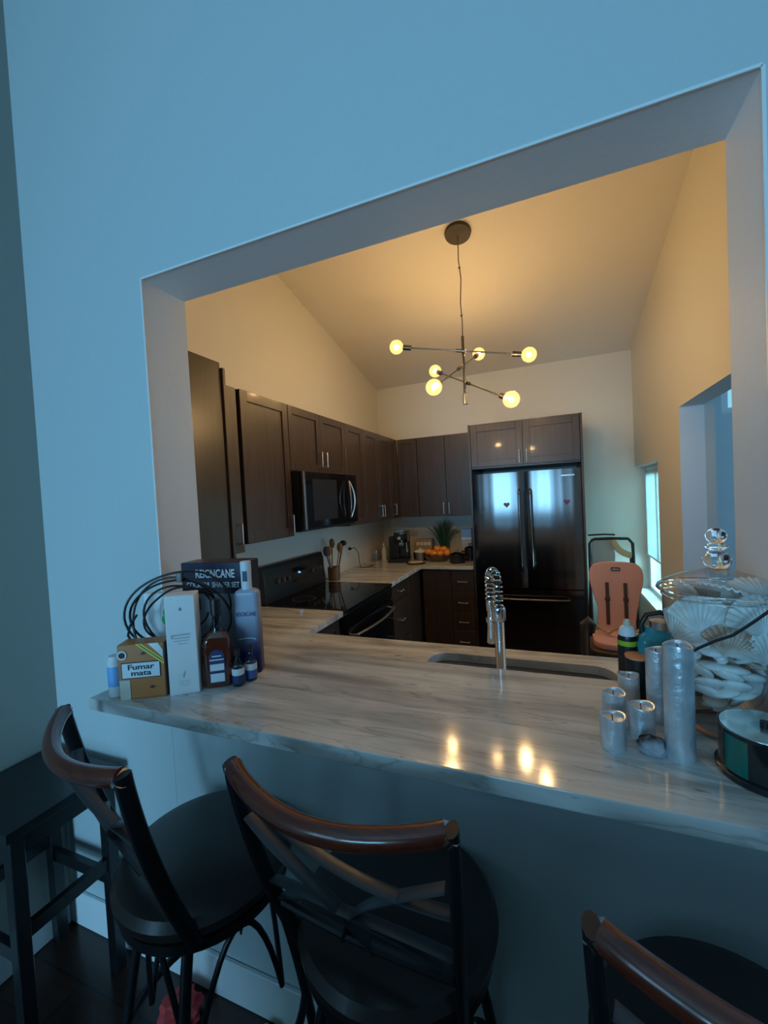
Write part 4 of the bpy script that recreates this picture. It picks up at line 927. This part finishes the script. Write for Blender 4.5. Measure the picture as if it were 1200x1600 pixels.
# ------------------------------------------------------------------ breakfast area by the window
def high_chair():
    t = thing('high_chair', 'pink padded high chair with dark straps beside the fridge', 'high chair', (.392, 3.15, 0), math.radians(-4))
    P = [(-.075, .0), (-.12, .0), (-.125, .08), (-.11, .16), (-.145, .27), (-.165, .36), (-.165, .42), (-.145, .465), (-.10, .485), (0, .49), (.10, .485), (.145, .465), (.165, .42), (.165, .36), (.145, .27), (.12, .16), (.11, .08), (.10, .0)]
    def smooth(P, it=2):
        for _ in range(it):
            Q = []
            for i in range(len(P)):
                a, c = P[i], P[(i+1) % len(P)]; Q += [(.75*a[0]+.25*c[0], .75*a[1]+.25*c[1]), (.25*a[0]+.75*c[0], .25*a[1]+.75*c[1])]
            P = Q
        return P
    tilt = Matrix.Translation((0, .02, .563)) @ Matrix.Rotation(math.radians(-8), 4, 'X')
    bk = MB().prism(smooth(P), .05, 'y', 0, .012, M=tilt).build('backrest', 'pink_fabric', t)
    for x in (-.055, .055):
        MB().box(x-.011, x+.011, -.006, 0, .06, .345, .001, 1, M=tilt).build('strap', 'brown_strap', bk)
        MB().box(x-.016, x+.016, -.010, -.004, .22, .245, .002, 1, M=tilt).build('buckle', 'brown_strap', bk)
    bd = MB().prism(rrect(-.028, .028, .425, .45, .008), .005, 'y', -.005, M=tilt).build('badge', 'brown_strap', bk)
    tx = text('chicco', 'badge_text', 'white_ink', bd, (0, 0, 0), (0, 0, 0), .02, .04); tx.matrix_local = tilt @ Matrix.Translation((0, -.0055, .4375)) @ Matrix.Rotation(R90, 4, 'X')
    MB().prism(smooth([(-.14, -.26), (.14, -.26), (.16, -.1), (.15, .06), (-.15, .06), (-.16, -.1)]), .045, 'z', .535, .012).build('seat_pad', 'pink_fabric', t)
    MB().prism(smooth([(-.17, -.28), (.17, -.28), (.18, -.1), (.17, .09), (-.17, .09), (-.18, -.1)]), .03, 'z', .503, .01).build('seat_shell', 'chair_wood', t)
    MB().tube([(-.13, -.02, .62), (-.06, -.10, .60), (0, -.14, .66), (.06, -.10, .60), (.13, -.02, .62)], .008).build('harness', 'tan_fabric', t)
    for sx in (-1, 1):
        for y0, y1 in ((-.2, -.30), (.06, .24)):
            MB().cyl((sx*.15, y0, .51), (sx*.22, y1, .0), .014).build('leg', 'chair_wood', t)
    MB().cyl((-.205, -.27, .15), (.205, -.27, .15), .012).build('footrest', 'chair_wood', t)
high_chair()
def dining_chair():
    t = thing('wooden_armchair', 'brown wooden chair with arms in front of the fridge, left of the high chair', 'chair', (.10, 2.75, 0), math.radians(5))
    for sx in (-1, 1):
        MB().box(sx*.20-.018, sx*.20+.018, .18, .215, 0, .86, .006).build('back_leg', 'chair_wood', t)
        MB().box(sx*.20-.018, sx*.20+.018, -.215, -.18, 0, .66, .006).build('front_leg', 'chair_wood', t)
    MB().box(-.20, .20, -.2, .2, .42, .455, .008).build('seat', 'chair_wood', t)
    return t
def armchair():
    t = thing('wooden_armchair', 'brown wooden armchair between the fridge and the pink high chair', 'chair', (.31, 2.72, 0), 0)
    for x in (-.14, .20):
        MB().tube(bez((x, .20, 0), (x, .22, .4), (x, .20, .60), 8)+bez((x, .20, .62), (x, .0, .80), (x, -.18, .80), 8), .017, 10).build('rear_post', 'chair_wood', t)
        MB().cyl((x, -.20, 0), (x, -.20, .66), .017).build('front_leg', 'chair_wood', t)
        MB().tube([(x, -.22, .78), (x, -.23, .83), (x, -.18, .85), (x, 0, .80), (x, .2, .78)], .020, 12).build('arm', 'chair_wood', t)
    MB().box(-.16, .22, -.21, .2, .42, .46, .01).build('seat', 'chair_wood', t)
def low_chair():
    t = thing('dining_chair', 'brown wooden dining chair with a curled post between the fridge and the pink high chair', 'chair', (.345, 2.58, 0), 0)
    for x in (-.205, .205):
        MB().tube([(x*.9, -.12, 0), (x, -.14, .45), (x, -.16, .66), (x, -.17, .80), (x*1.0, -.175, .845), (x*.88, -.175, .868), (x*.78, -.17, .845), (x*.80, -.165, .80)], [.016, .016, .018, .018, .020, .022, .018, .012], 12).build('back_post', 'chair_wood', t)
        MB().cyl((x*.9, .22, 0), (x*.95, .20, .44), .016).build('front_leg', 'chair_wood', t)
    MB().box(-.20, .20, -.15, .23, .44, .475, .012).build('seat', 'black_plastic', t)
    MB().tube([(-.20, -.155, .60), (0, -.175, .605), (.20, -.155, .60)], .016, 10, flat=(1, 1.6)).build('cross_rail', 'chair_wood', t)
low_chair()
def bouncer():
    t = thing('walking_frame', 'black metal folding frame with a grey sling behind the pink high chair', 'frame', (.455, 3.92, 0), 0)
    for s in (-1, 1):
        MB().tube([(s*.17, -.18, 0), (s*.165, -.05, .6), (s*.16, 0, 1.09), (s*.13, 0, 1.13)], .012).build('side_tube', 'black_iron', t)
        MB().tube([(s*.17, .22, 0), (s*.16, .12, .6), (s*.15, .02, 1.0)], .012).build('rear_tube', 'black_iron', t)
    MB().tube([(-.13, 0, 1.13), (0, -.005, 1.135), (.13, 0, 1.13)], .012).build('top_bar', 'black_iron', t)
    MB().tube([(-.17, -.01, 1.165), (-.05, -.012, 1.17), (.03, -.012, 1.165)], .010, flat=(1.4, .7)).build('tray_rail', 'black_plastic', t)
    MB().prism([(-.145, .72), (.02, .72), (.03, 1.0), (.015, 1.13), (-.12, 1.13), (-.145, 1.08)], .02, 'y', -.005, .004).build('sling', 'grey_fabric', t)
    MB().tube(bez((.015, -.02, 1.12), (.04, -.02, 1.02), (.15, -.01, .99), 8), .02, 8, flat=(.25, 1.3)).build('strap', 'tan_fabric', t)
bouncer()
